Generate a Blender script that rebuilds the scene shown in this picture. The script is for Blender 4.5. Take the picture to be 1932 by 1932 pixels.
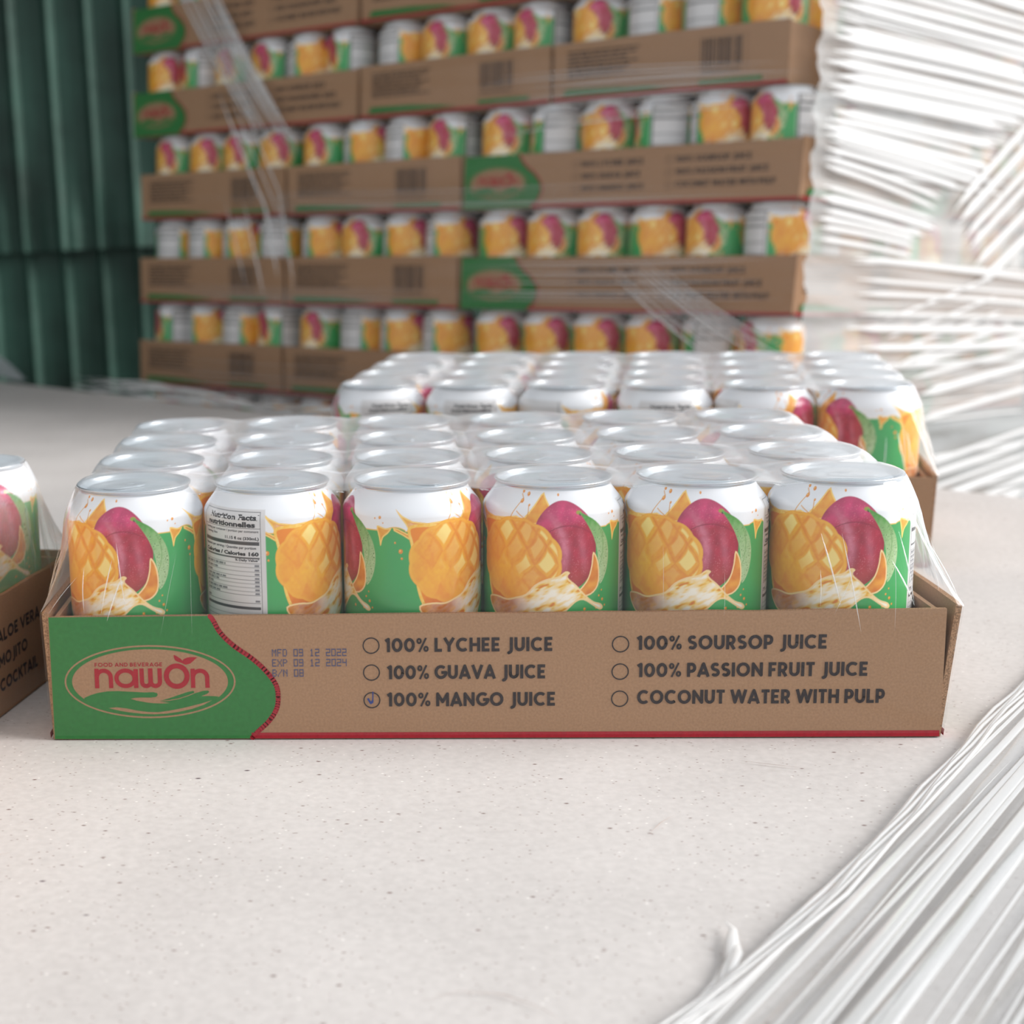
import bpy, math, random
import numpy as np
from math import sin, cos, pi, radians, atan2, sqrt
from mathutils import Vector, Matrix
from mathutils.geometry import tessellate_polygon

random.seed(7)
rng = np.random.RandomState(7)
for o in list(bpy.data.objects):
    bpy.data.objects.remove(o)
SC = bpy.context.scene
COL = SC.collection
MM = 0.001

# ------------------------------------------------------------------ camera
cam_d = bpy.data.cameras.new('camera')
cam = bpy.data.objects.new('camera', cam_d)
COL.objects.link(cam)
cam_d.sensor_fit = 'HORIZONTAL'
cam_d.sensor_width = 36.0
cam_d.lens = 2981.73 / 1932 * 36.0
cam_d.shift_x = 0.25            # the square is the right part of a wider frame
cam_d.clip_start = 0.02
cam_d.clip_end = 60
cam.matrix_world = (Matrix.Translation((0, -703.62 * MM, 247.38 * MM))
                    @ Matrix.Rotation(pi / 2 - 0.192018, 4, 'X')
                    @ Matrix.Rotation(-0.0288985, 4, 'Z'))
cam_d.dof.use_dof = True
cam_d.dof.focus_distance = 0.705
cam_d.dof.aperture_fstop = 10.0
SC.camera = cam

# ------------------------------------------------------------------ light
SC.view_settings.view_transform = 'Standard'
SC.view_settings.look = 'None'
SC.view_settings.gamma = 1.0
SC.view_settings.use_curve_mapping = False
SC.view_settings.exposure = 0.0
W = bpy.data.worlds.new('overcast_sky')
SC.world = W
W.use_nodes = True
bg = W.node_tree.nodes['Background']
bg.inputs[0].default_value = (0.93, 0.965, 1.0, 1)
bg.inputs[1].default_value = 0.82
sun_d = bpy.data.lights.new('hazy_sun', 'SUN')
sun_d.energy = 4.6
sun_d.angle = radians(35)
sun_d.color = (1.0, 0.975, 0.95)
sun = bpy.data.objects.new('hazy_sun', sun_d)
COL.objects.link(sun)
sun.rotation_euler = Vector((0.90, -0.14, 0.42)).to_track_quat('Z', 'Y').to_euler()

# ------------------------------------------------------------------ materials
def lin(c):
    r = []
    for v in c:
        v /= 255.0
        r.append(v / 12.92 if v <= 0.04045 else ((v + 0.055) / 1.055) ** 2.4)
    return tuple(r) + (1,)


def mat(name, rgb=(200, 200, 200), rough=0.6, metal=0.0, noise=None, bump=None, coat=0.0, spec=0.5):
    m = bpy.data.materials.new(name)
    m.use_nodes = True
    nt = m.node_tree
    b = nt.nodes['Principled BSDF']
    b.inputs['Base Color'].default_value = lin(rgb)
    b.inputs['Roughness'].default_value = rough
    b.inputs['Metallic'].default_value = metal
    b.inputs['Coat Weight'].default_value = coat
    b.inputs['Specular IOR Level'].default_value = spec
    if noise or bump:
        tc = nt.nodes.new('ShaderNodeTexCoord')
    if noise:
        sc, amt = noise
        n = nt.nodes.new('ShaderNodeTexNoise')
        n.inputs['Scale'].default_value = sc
        n.inputs['Detail'].default_value = 6
        nt.links.new(tc.outputs['Object'], n.inputs['Vector'])
        r = nt.nodes.new('ShaderNodeValToRGB')
        r.color_ramp.elements[0].position = 0.3
        r.color_ramp.elements[1].position = 0.7
        r.color_ramp.elements[0].color = lin([c * (1 - amt) for c in rgb])
        r.color_ramp.elements[1].color = lin([min(255, c * (1 + amt)) for c in rgb])
        nt.links.new(n.outputs['Fac'], r.inputs['Fac'])
        nt.links.new(r.outputs['Color'], b.inputs['Base Color'])
    if bump:
        sc, st, dist = bump
        n = nt.nodes.new('ShaderNodeTexNoise')
        n.inputs['Scale'].default_value = sc
        n.inputs['Detail'].default_value = 5
        nt.links.new(tc.outputs['Object'], n.inputs['Vector'])
        bu = nt.nodes.new('ShaderNodeBump')
        bu.inputs['Strength'].default_value = st
        bu.inputs['Distance'].default_value = dist
        nt.links.new(n.outputs['Fac'], bu.inputs['Height'])
        nt.links.new(bu.outputs['Normal'], b.inputs['Normal'])
    return m


def film_mat(name, haze=0.06, graze=0.3, gloss=0.10, gloss_graze=0.6, rough=0.12, tint=(245, 248, 252),
             scale=(60, 60, 60), bump=0.3, bdist=0.0006):
    """clear polyethylene: see-through, glossy, a little milky, milkier where one looks along it"""
    m = bpy.data.materials.new(name)
    m.use_nodes = True
    nt = m.node_tree
    for n in list(nt.nodes):
        nt.nodes.remove(n)
    N = nt.nodes.new
    out = N('ShaderNodeOutputMaterial')
    tr = N('ShaderNodeBsdfTransparent')
    df = N('ShaderNodeBsdfDiffuse')
    tl = N('ShaderNodeBsdfTranslucent')
    df.inputs[0].default_value = lin(tint)
    tl.inputs[0].default_value = lin(tint)
    milk = N('ShaderNodeMixShader')
    milk.inputs[0].default_value = 0.4
    nt.links.new(df.outputs[0], milk.inputs[1])
    nt.links.new(tl.outputs[0], milk.inputs[2])
    gl = N('ShaderNodeBsdfGlossy')
    gl.inputs['Roughness'].default_value = rough
    gl.inputs[0].default_value = (1, 1, 1, 1)
    lw = N('ShaderNodeLayerWeight')
    lw.inputs['Blend'].default_value = 0.5
    tc = N('ShaderNodeTexCoord')
    mp = N('ShaderNodeMapping')
    mp.inputs['Scale'].default_value = scale
    no = N('ShaderNodeTexNoise')
    no.inputs['Scale'].default_value = 1.0
    no.inputs['Detail'].default_value = 4
    no.inputs['Roughness'].default_value = 0.55
    nt.links.new(tc.outputs['Object'], mp.inputs[0])
    nt.links.new(mp.outputs[0], no.inputs['Vector'])
    bu = N('ShaderNodeBump')
    bu.inputs['Strength'].default_value = bump
    bu.inputs['Distance'].default_value = bdist
    nt.links.new(no.outputs['Fac'], bu.inputs['Height'])
    nt.links.new(bu.outputs[0], gl.inputs['Normal'])

    def ramp(a, b):
        r = N('ShaderNodeMapRange')
        r.inputs['From Min'].default_value = 0.38
        r.inputs['From Max'].default_value = 0.95
        r.inputs['To Min'].default_value = a
        r.inputs['To Max'].default_value = b
        nt.links.new(lw.outputs['Facing'], r.inputs['Value'])
        return r
    m1 = N('ShaderNodeMixShader')
    nt.links.new(ramp(haze, graze).outputs[0], m1.inputs[0])
    nt.links.new(tr.outputs[0], m1.inputs[1])
    nt.links.new(milk.outputs[0], m1.inputs[2])
    m2 = N('ShaderNodeMixShader')
    nt.links.new(ramp(gloss, gloss_graze).outputs[0], m2.inputs[0])
    nt.links.new(m1.outputs[0], m2.inputs[1])
    nt.links.new(gl.outputs[0], m2.inputs[2])
    nt.links.new(m2.outputs[0], out.inputs[0])
    return m


KRAFT = mat('kraft_board', (161, 127, 99), 0.85, noise=(900, 0.05), bump=(700, 0.15, 0.0002), spec=0.2)
KRAFT_EDGE = mat('corrugated_edge', (150, 118, 92), 0.9, noise=(1500, 0.25), bump=(900, 0.6, 0.0006), spec=0.1)
GREEN_INK = mat('green_ink', (52, 118, 62), 0.7, noise=(500, 0.05), spec=0.25)
RED_INK = mat('red_ink', (160, 36, 48), 0.7, noise=(500, 0.05), spec=0.25)
BLACK_INK = mat('charcoal_ink', (54, 49, 50), 0.8, noise=(700, 0.12), spec=0.2)
BLUE_INK = mat('blue_grey_ink', (78, 84, 116), 0.8, spec=0.2)
PEN_INK = mat('pen_ink', (50, 68, 130), 0.6, spec=0.2)
ALU = mat('brushed_aluminium', (205, 210, 215), 0.32, metal=0.85)
LID = mat('lid_aluminium', (196, 206, 214), 0.45, metal=0.45, noise=(40, 0.03))
TEXT = mat('label_black', (38, 38, 42), 0.5)
FILM_TRAY = film_mat('shrink_film', haze=0.015, graze=0.66, gloss=0.03, gloss_graze=0.36, rough=0.10, scale=(25, 25, 25), bump=0.5, bdist=0.003)
FILM_SKIRT = film_mat('shrink_film_skirt', haze=0.01, graze=0.06, gloss=0.02, gloss_graze=0.15, rough=0.15, scale=(25, 25, 25), bump=0.5, bdist=0.003)
FILM_CREASE = film_mat('shrink_film_crease', haze=0.22, graze=0.5, gloss=0.25, gloss_graze=0.6, rough=0.2)
FILM_WRAP = film_mat('stretch_film_front', haze=0.004, graze=0.03, gloss=0.02, gloss_graze=0.2, rough=0.18, scale=(6, 6, 60), bump=0.8, bdist=0.006)
FILM_SIDE = film_mat('stretch_film_side', haze=0.34, graze=0.62, gloss=0.10, gloss_graze=0.5, rough=0.2, tint=(250, 251, 250), scale=(6, 8, 50), bump=0.8, bdist=0.006)
FILM_FOLD = film_mat('stretch_film_fold', haze=0.9, graze=0.95, gloss=0.12, gloss_graze=0.3, rough=0.25, tint=(253, 253, 253))
FILM_THINFOLD = film_mat('stretch_film_thin_fold', haze=0.30, graze=0.6, gloss=0.2, gloss_graze=0.4, rough=0.25)
FILM_EDGE = film_mat('stretch_film_edge_fold', haze=0.64, graze=0.9, gloss=0.22, gloss_graze=0.4, rough=0.2, tint=(253, 253, 253))
FILM_PLEAT = film_mat('stretch_film_pleats', haze=0.14, graze=0.40, gloss=0.10, gloss_graze=0.30, rough=0.25, tint=(250, 252, 253), scale=(20, 20, 20), bump=0.6, bdist=0.003)


def sheet_mat():
    m = mat('paperboard_sheet', (214, 209, 206), 0.8, spec=0.25)
    nt = m.node_tree
    b = nt.nodes['Principled BSDF']
    tc = nt.nodes.new('ShaderNodeTexCoord')
    n = nt.nodes.new('ShaderNodeTexNoise')
    n.inputs['Scale'].default_value = 260
    n.inputs['Detail'].default_value = 8
    n2 = nt.nodes.new('ShaderNodeTexNoise')
    n2.inputs['Scale'].default_value = 9
    n2.inputs['Detail'].default_value = 4
    r = nt.nodes.new('ShaderNodeValToRGB')
    r.color_ramp.elements[0].position = 0.3
    r.color_ramp.elements[1].position = 0.7
    r.color_ramp.elements[0].color = lin((192, 187, 184))
    r.color_ramp.elements[1].color = lin((213, 208, 205))
    mx0 = nt.nodes.new('ShaderNodeMath')
    mx0.operation = 'MULTIPLY_ADD'
    mx0.inputs[1].default_value = 0.5
    nt.links.new(n2.outputs['Fac'], mx0.inputs[0])
    hlf = nt.nodes.new('ShaderNodeMath')
    hlf.operation = 'MULTIPLY'
    hlf.inputs[1].default_value = 0.5
    nt.links.new(n.outputs['Fac'], hlf.inputs[0])
    nt.links.new(hlf.outputs[0], mx0.inputs[2])
    nt.links.new(mx0.outputs[0], r.inputs['Fac'])
    last = r.outputs['Color']
    for sc, th, col, rnd in ((130, 0.045, (112, 84, 78), 0.9), (330, 0.06, (140, 120, 114), 1.0), (40, 0.017, (90, 72, 80), 1.0), (200, 0.04, (246, 242, 238), 1.0)):
        mp = nt.nodes.new('ShaderNodeMapping')
        mp.inputs['Scale'].default_value = (1, 1.7, 1)
        mp.inputs['Rotation'].default_value = (0, 0, sc * 0.37)
        v = nt.nodes.new('ShaderNodeTexVoronoi')
        v.inputs['Scale'].default_value = sc
        v.inputs['Randomness'].default_value = rnd
        nt.links.new(tc.outputs['Object'], mp.inputs[0])
        nt.links.new(mp.outputs[0], v.inputs['Vector'])
        sep = nt.nodes.new('ShaderNodeSeparateColor')
        nt.links.new(v.outputs['Color'], sep.inputs[0])
        gate = nt.nodes.new('ShaderNodeMath')
        gate.operation = 'GREATER_THAN'
        gate.inputs[1].default_value = 0.80
        nt.links.new(sep.outputs[0], gate.inputs[0])
        lt = nt.nodes.new('ShaderNodeMapRange')
        lt.inputs['From Min'].default_value = th * 1.6
        lt.inputs['From Max'].default_value = th * 4
        lt.inputs['To Min'].default_value = 0.95
        lt.inputs['To Max'].default_value = 0
        nt.links.new(v.outputs['Distance'], lt.inputs['Value'])
        mul = nt.nodes.new('ShaderNodeMath')
        mul.operation = 'MULTIPLY'
        nt.links.new(lt.outputs[0], mul.inputs[0])
        nt.links.new(gate.outputs[0], mul.inputs[1])
        mx = nt.nodes.new('ShaderNodeMixRGB')
        mx.inputs['Color2'].default_value = lin(col)
        nt.links.new(mul.outputs[0], mx.inputs['Fac'])
        nt.links.new(last, mx.inputs['Color1'])
        last = mx.outputs[0]
    nt.links.new(last, b.inputs['Base Color'])
    nt.links.new(tc.outputs['Object'], n.inputs['Vector'])
    nt.links.new(tc.outputs['Object'], n2.inputs['Vector'])
    bu = nt.nodes.new('ShaderNodeBump')
    bu.inputs['Strength'].default_value = 0.25
    bu.inputs['Distance'].default_value = 0.0004
    nt.links.new(n.outputs['Fac'], bu.inputs['Height'])
    nt.links.new(bu.outputs[0], b.inputs['Normal'])
    return m


SHEET = sheet_mat()
CONCRETE = mat('concrete_floor', (120, 118, 114), 0.9, noise=(6, 0.12), bump=(60, 0.3, 0.002))
GREEN_STEEL = mat('green_painted_steel', (46, 77, 67), 0.55, metal=0.15, noise=(5, 0.28), bump=(14, 0.4, 0.01))
WOOD = mat('pallet_wood', (150, 118, 84), 0.85, noise=(20, 0.2))


def label_mat():
    m = mat('printed_can', (255, 255, 255), 0.30, coat=0.3)
    nt = m.node_tree
    a = nt.nodes.new('ShaderNodeAttribute')
    a.attribute_name = 'label_print'
    nt.links.new(a.outputs['Color'], nt.nodes['Principled BSDF'].inputs['Base Color'])
    return m


CANMAT = label_mat()


# ------------------------------------------------------------------ helpers
def link(o, parent=None):
    COL.objects.link(o)
    if parent:
        o.parent = parent
    return o


def mesh(name, verts, faces, mats, smooth=False, mi=None):
    me = bpy.data.meshes.new(name)
    v = np.asarray(verts, dtype=np.float64) * MM
    me.from_pydata(v.tolist(), [], [tuple(int(i) for i in f) for f in faces])
    if not isinstance(mats, (list, tuple)):
        mats = [mats]
    for m in mats:
        me.materials.append(m)
    if mi is not None:
        me.polygons.foreach_set('material_index', np.asarray(mi, dtype=np.int32))
    if smooth:
        me.polygons.foreach_set('use_smooth', np.ones(len(me.polygons), dtype=bool))
    me.update()
    return me


def grid_mesh(name, P, m, wrap_u=False, colors=None):
    """P: (nv, nu, 3) points in mm"""
    nv, nu = P.shape[:2]
    idx = np.arange(nv * nu).reshape(nv, nu)
    if wrap_u:
        nxt = np.roll(idx, -1, axis=1)
        q = np.stack([idx[:-1], nxt[:-1], nxt[1:], idx[1:]], -1).reshape(-1, 4)
    else:
        q = np.stack([idx[:-1, :-1], idx[:-1, 1:], idx[1:, 1:], idx[1:, :-1]], -1).reshape(-1, 4)
    me = bpy.data.meshes.new(name)
    me.vertices.add(nv * nu)
    me.vertices.foreach_set('co', (P.reshape(-1) * MM).astype(np.float32))
    me.loops.add(q.size)
    me.loops.foreach_set('vertex_index', q.reshape(-1).astype(np.int32))
    me.polygons.add(len(q))
    me.polygons.foreach_set('loop_start', np.arange(0, q.size, 4, dtype=np.int32))
    me.polygons.foreach_set('use_smooth', np.ones(len(q), dtype=bool))
    me.update(calc_edges=True)
    me.validate()
    me.materials.append(m)
    if colors is not None:
        a = me.color_attributes.new('label_print', 'FLOAT_COLOR', 'POINT')
        c = np.ones((nv * nu, 4), dtype=np.float32)
        c[:, :3] = colors.reshape(-1, 3)
        a.data.foreach_set('color', c.reshape(-1))
    return me


def obj(name, me, parent=None, label=None):
    o = bpy.data.objects.new(name, me)
    if label:
        o['label'] = label
    return link(o, parent)


def tag(o, label, cat, group=None):
    o['label'] = label
    o['category'] = cat
    if group:
        o['group'] = group
    return o


def boxes(bl):
    """list of (x0,x1,y0,y1,z0,z1) -> verts, faces"""
    V, F = [], []
    for (x0, x1, y0, y1, z0, z1) in bl:
        b = len(V)
        V += [(x0, y0, z0), (x1, y0, z0), (x1, y1, z0), (x0, y1, z0), (x0, y0, z1), (x1, y0, z1), (x1, y1, z1), (x0, y1, z1)]
        F += [(b, b + 3, b + 2, b + 1), (b + 4, b + 5, b + 6, b + 7), (b, b + 1, b + 5, b + 4), (b + 1, b + 2, b + 6, b + 5), (b + 2, b + 3, b + 7, b + 6), (b + 3, b, b + 4, b + 7)]
    return V, F


def inst(src, parent=None):
    c = src.copy()
    link(c, parent)
    return c


def dup(root, M):
    r = root.copy()
    COL.objects.link(r)
    r.matrix_world = M
    for ch in list(root.children):
        c = ch.copy()
        COL.objects.link(c)
        c.parent = r
        for g in list(ch.children):
            d = g.copy()
            COL.objects.link(d)
            d.parent = c
    return r


# ---- flat print: 2-D shapes laid on a vertical face, x to the right, z up, y = -lift
class Print:
    def __init__(self):
        self.V, self.F, self.I = [], [], []

    def poly(self, loops, lift, mi=0):
        if not isinstance(loops[0][0], (tuple, list)):
            loops = [loops]
        pts = [p for l in loops for p in l]
        tris = tessellate_polygon([[Vector((p[0], p[1], 0)) for p in l] for l in loops])
        b = len(self.V)
        self.V += [(p[0], -lift, p[1]) for p in pts]
        for t in tris:
            a, c, d = [pts[i] for i in t]
            cr = (c[0] - a[0]) * (d[1] - a[1]) - (c[1] - a[1]) * (d[0] - a[0])
            t = t if cr > 0 else t[::-1]
            self.F.append([b + i for i in t])
            self.I.append(mi)

    def stroke(self, pts, w, lift, mi=0, round_ends=False):
        n = len(pts)
        base_lift = lift
        for i in range(n - 1):
            (x0, y0), (x1, y1) = pts[i], pts[i + 1]
            L = math.hypot(x1 - x0, y1 - y0)
            if L < 1e-6:
                continue
            dx, dy = (y0 - y1) / L * w / 2, (x1 - x0) / L * w / 2
            b = len(self.V)
            lift = base_lift + 0.005 * (len(self.F) % 9)
            self.V += [(x0 - dx, -lift, y0 - dy), (x1 - dx, -lift, y1 - dy), (x1 + dx, -lift, y1 + dy), (x0 + dx, -lift, y0 + dy)]
            self.F.append([b, b + 1, b + 2, b + 3])
            self.I.append(mi)
        for i in range(n):
            if (0 < i < n - 1) or round_ends:
                self.disc(pts[i], w / 2, lift, mi, 10)

    def disc(self, c, r, lift, mi=0, n=24):
        lift = lift + 0.005 * (len(self.F) % 9)
        b = len(self.V)
        self.V += [(c[0] + r * cos(2 * pi * k / n), -lift, c[1] + r * sin(2 * pi * k / n)) for k in range(n)]
        self.F.append(list(range(b, b + n)))
        self.I.append(mi)

    def ring(self, c, rx, rz, w, lift, mi=0, n=64):
        b = len(self.V)
        for k in range(n):
            a = 2 * pi * k / n
            self.V += [(c[0] + rx * cos(a), -lift, c[1] + rz * sin(a)), (c[0] + (rx - w) * cos(a), -lift, c[1] + (rz - w) * sin(a))]
        for k in range(n):
            j = (k + 1) % n
            self.F.append([b + 2 * k, b + 2 * j, b + 2 * j + 1, b + 2 * k + 1])
            self.I.append(mi)

    def rect(self, x0, x1, z0, z1, lift, mi=0):
        b = len(self.V)
        self.V += [(x0, -lift, z0), (x1, -lift, z0), (x1, -lift, z1), (x0, -lift, z1)]
        self.F.append([b, b + 1, b + 2, b + 3])
        self.I.append(mi)

    def build(self, name, mats):
        return mesh(name, self.V, self.F, mats, mi=self.I)


def arc(cx, cy, rx, ry, a0, a1, n=14):
    return [(cx + rx * cos(radians(a0 + (a1 - a0) * k / n)), cy + ry * sin(radians(a0 + (a1 - a0) * k / n))) for k in range(n + 1)]


# bold geometric capitals: (width, strokes), cap height 1, stroke width .21, centre lines inset by h
h = 0.105
GL = {
    'A': (0.86, [[(0.06, 0), (0.43, 0.93), (0.80, 0)], [(0.2, 0.27), (0.66, 0.27)]]),
    'B': (0.66, [[(h, 0), (h, 1)], [(h, 1 - h), (0.32, 1 - h)] + arc(0.32, 0.70, 0.18, 0.195, 90, -90, 8) + [(h, 0.505)], [(h, 0.505), (0.34, 0.505)] + arc(0.34, 0.305, 0.215, 0.2, 90, -90, 8) + [(h, h)]]),
    'C': (0.88, [arc(0.5, 0.5, 0.395, 0.395, 48, 312, 20)]),
    'D': (0.80, [[(h, 0), (h, 1)], [(h, 1 - h), (0.32, 1 - h)] + arc(0.32, 0.5, 0.375, 0.395, 90, -90, 14) + [(h, h)]]),
    'E': (0.62, [[(h, 0), (h, 1)], [(h, 1 - h), (0.58, 1 - h)], [(h, 0.5), (0.52, 0.5)], [(h, h), (0.58, h)]]),
    'F': (0.58, [[(h, 0), (h, 1)], [(h, 1 - h), (0.56, 1 - h)], [(h, 0.48), (0.5, 0.48)]]),
    'G': (0.92, [arc(0.5, 0.5, 0.395, 0.395, 48, 352, 22) + [(0.89, 0.47), (0.52, 0.47)]]),
    'H': (0.78, [[(h, 0), (h, 1)], [(0.78 - h, 0), (0.78 - h, 1)], [(h, 0.5), (0.78 - h, 0.5)]]),
    'I': (0.21, [[(h, 0), (h, 1)]]),
    'J': (0.50, [[(0.5 - h, 1), (0.5 - h, 0.12)] + arc(0.17, 0.12, 0.225, 0.225, 0, -95, 8)]),
    'K': (0.74, [[(h, 0), (h, 1)], [(h, 0.4), (0.66, 1)], [(0.3, 0.58), (0.68, 0)]]),
    'L': (0.56, [[(h, 0), (h, 1)], [(h, h), (0.55, h)]]),
    'M': (0.96, [[(h, 0), (h, 0.9), (0.48, 0.32), (0.96 - h, 0.9), (0.96 - h, 0)]]),
    'N': (0.82, [[(h, 0), (h, 0.9), (0.82 - h, 0.1), (0.82 - h, 1)]]),
    'O': (1.0, [arc(0.5, 0.5, 0.395, 0.395, 0, 360, 28)]),
    'P': (0.66, [[(h, 0), (h, 1)], [(h, 1 - h), (0.34, 1 - h)] + arc(0.34, 0.645, 0.22, 0.25, 90, -90, 10) + [(h, 0.395)]]),
    'R': (0.70, [[(h, 0), (h, 1)], [(h, 1 - h), (0.34, 1 - h)] + arc(0.34, 0.655, 0.215, 0.24, 90, -90, 10) + [(h, 0.415)], [(0.32, 0.42), (0.6, 0)]]),
    'S': (0.66, [arc(0.33, 0.70, 0.215, 0.195, 38, 235, 12) + arc(0.33, 0.30, 0.225, 0.195, 60, -145, 12)]),
    'T': (0.66, [[(0.33, 0), (0.33, 1)], [(0.02, 1 - h), (0.64, 1 - h)]]),
    'U': (0.76, [[(h, 1), (h, 0.38)] + arc(0.38, 0.38, 0.275, 0.275, 180, 360, 14) + [(0.655, 1)]]),
    'V': (0.84, [[(0.06, 1), (0.42, 0.08), (0.78, 1)]]),
    'W': (1.22, [[(0.07, 1), (0.34, 0.1), (0.61, 0.92), (0.88, 0.1), (1.15, 1)]]),
    'Y': (0.80, [[(0.06, 1), (0.4, 0.46), (0.74, 1)], [(0.4, 0.46), (0.4, 0)]]),
    '0': (0.80, [arc(0.4, 0.5, 0.295, 0.395, 0, 360, 24)]),
    '1': (0.36, [[(0.0, 0.78), (0.235, 0.92), (0.235, 0)]]),
    '%': (0.92, [arc(0.2, 0.78, 0.13, 0.15, 0, 360, 14), arc(0.72, 0.22, 0.13, 0.15, 0, 360, 14), [(0.2, 0), (0.72, 1)]]),
}


def lettering(P, text, x0, x1, z0, capH, lift, mi=0, weight=0.2, track=0.10, space=0.30, slope=0.0):
    tot = 0
    for ch in text:
        tot += space if ch == ' ' else GL[ch][0] + track
    tot -= track
    sx = (x1 - x0) / tot
    x = 0
    for ch in text:
        if ch == ' ':
            x += space
            continue
        wd, sts = GL[ch]
        for s in sts:
            ww = weight * capH * (0.62 if ch == '%' else 1)
            P.stroke([(x0 + (x + p[0]) * sx, z0 + p[1] * capH + slope * (x + p[0]) * sx) for p in s], ww, lift, mi)
        x += wd + track


DOTS = {'M': '10001110111010110101100011000110001', 'F': '11111100001000011110100001000010000', 'D': '11110100011000110001100011000111110',
        'E': '11111100001000011110100001000011111', 'X': '10001100010101000100010101000110001', 'P': '11110100011000111110100001000010000',
        'B': '11110100011000111110100011000111110', 'N': '10001110011010110011100011000110001', '/': '00001000010001000100010001000010000',
        '0': '11111100011000110001100011000111111', '1': '00100011000010000100001000010001110', '2': '11111000010000111111100001000011111',
        '4': '10001100011000111111000010000100001', '8': '11111100011000111111100011000111111', '9': '11111100011000111111000010000111111'}


def dot_text(P, text, x0, z0, ch_w, ch_h, adv, lift, mi=0):
    for k, ch in enumerate(text):
        if ch == ' ':
            continue
        for r in range(7):
            for c in range(5):
                if DOTS[ch][r * 5 + c] == '1':
                    x = x0 + k * adv + c * ch_w / 5
                    z = z0 + (6 - r) * ch_h / 7
                    P.rect(x, x + ch_w / 5 * 0.98, z, z + ch_h / 7 * 0.9, lift, mi)


# ------------------------------------------------------------------ tray prints (long side: x -205..205, z 0..60)
def curve_pts():
    pts = [(-128.5, 60), (-127, 58), (-123.7, 51.8), (-117.7, 45.6), (-109.6, 39.6), (-103.4, 33.7), (-98.6, 26.9), (-97.5, 21), (-98.4, 14.7), (-102, 8.8), (-107.4, 3.6), (-110.5, 0.15)]
    out = []
    for i in range(len(pts) - 1):                                   # Catmull-Rom
        p0, p1, p2, p3 = pts[max(i - 1, 0)], pts[i], pts[i + 1], pts[min(i + 2, len(pts) - 1)]
        for k in range(5):
            t = k / 5
            out.append(tuple(0.5 * (2 * p1[j] + (p2[j] - p0[j]) * t + (2 * p0[j] - 5 * p1[j] + 4 * p2[j] - p3[j]) * t * t + (3 * p1[j] - p0[j] - 3 * p2[j] + p3[j]) * t ** 3) for j in (0, 1)))
    out.append(pts[-1])
    return out


CV = curve_pts()
P = Print()
P.poly([(-204.6, 0.15), (-204.6, 60)] + [(x - 1.0, z) for x, z in CV], 0.12, 0)
ME_FIELD = P.build('green_print', [GREEN_INK])
P = Print()
P.stroke([(x, z) for x, z in CV], 2.3, 0.16, 0)
P.rect(-110.5, 204.6, 0.15, 3.0, 0.16, 0)
ME_REDBAND = P.build('red_border_print', [RED_INK])

# emblem: oval ring, oval field, hand, lettering, leaf
P = Print()
oc = (-157.9, 28.3)
P.ring(oc, 40.6, 17.9, 0.8, 0.18, 0)


def ell(t, rx=37.0, rz=15.9):
    return (oc[0] + rx * cos(radians(t)), oc[1] + rz * sin(radians(t)))


ex = lambda x, y: (-195.0 + (x - 180) / 20.25, 44.5 - (y - 122) / 19.75)
top = [ell(t) for t in range(-32, 213, 4)]                          # kraft-coloured oval above the hand
hand_top = [ex(*p) for p in [(290, 595), (350, 570), (420, 548), (520, 532), (620, 530), (760, 538), (880, 545), (960, 542), (998, 552), (1003, 572), (985, 590), (930, 596), (850, 594), (780, 598), (740, 606),
                             (800, 625), (900, 643), (960, 650), (1040, 653), (1120, 650), (1000, 632), (1100, 606), (1200, 572), (1290, 542), (1345, 532), (1358, 545), (1342, 560), (1380, 550), (1440, 532), (1485, 530), (1500, 542), (1480, 560), (1420, 585), (1480, 582), (1560, 585), (1590, 590)]]
P.poly(top + hand_top, 0.18, 0)
P.poly([ex(*p) for p in [(525, 695), (600, 688), (700, 700), (800, 722), (900, 735), (1000, 738), (1120, 722), (1260, 694), (1400, 660), (1520, 625), (1440, 668), (1330, 706), (1200, 735), (1080, 752), (960, 758), (840, 752), (700, 735), (600, 715)]], 0.18, 0)
P.stroke([ex(*p) for p in [(1000, 632), (1100, 625), (1200, 608), (1290, 580), (1345, 558)]], 0.35, 0.19, 0)
ME_EMBLEM = P.build('emblem_oval', [KRAFT])
P = Print()
lettering(P, 'FOOD AND BEVERAGE', -183.8, -151.6, 35.8, 1.95, 0.24, 0, weight=0.2, track=0.12)
sw = 2.05


def arch(x0, x1, zb, zt):
    r = (x1 - x0 - sw) / 2
    cx = (x0 + x1) / 2
    return [(x0 + sw / 2, zb), (x0 + sw / 2, zt - sw / 2 - r)] + arc(cx, zt - sw / 2 - r * 0.98, r, r * 0.98, 180, 0, 12) + [(x1 - sw / 2, zb)]


P.stroke(arch(-184, -175.3, 25.3, 34.9), sw, 0.24)
P.rect(-184, -184 + sw, 25.3, 34.9, 0.31)
P.ring((-169.3, 30.1), 5.3, 4.8, 2.0, 0.30)
P.rect(-165.4, -163.3, 25.3, 34.6, 0.31)
for a, b in ((-162.6, -156.5), (-158.4, -152.0)):
    r = (b - a - sw) / 2
    P.stroke([(a + sw / 2, 34.9), (a + sw / 2, 25.2 + sw / 2 + r)] + arc((a + b) / 2, 25.2 + sw / 2 + r, r, r, 180, 360, 10) + [(b - sw / 2, 34.9)], sw, 0.24)
P.ring((-145.0, 31.0), 6.1, 6.2, 2.4, 0.32)
P.stroke(arch(-138.4, -129.6, 25.2, 34.6), sw, 0.24)
P.rect(-138.4, -138.4 + sw, 25.2, 34.6, 0.31)
lf = lambda x, y: (-195.0 + (x - 180) / 20.25 + 0.1, 44.5 - (y - 122) / 19.75)
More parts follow.
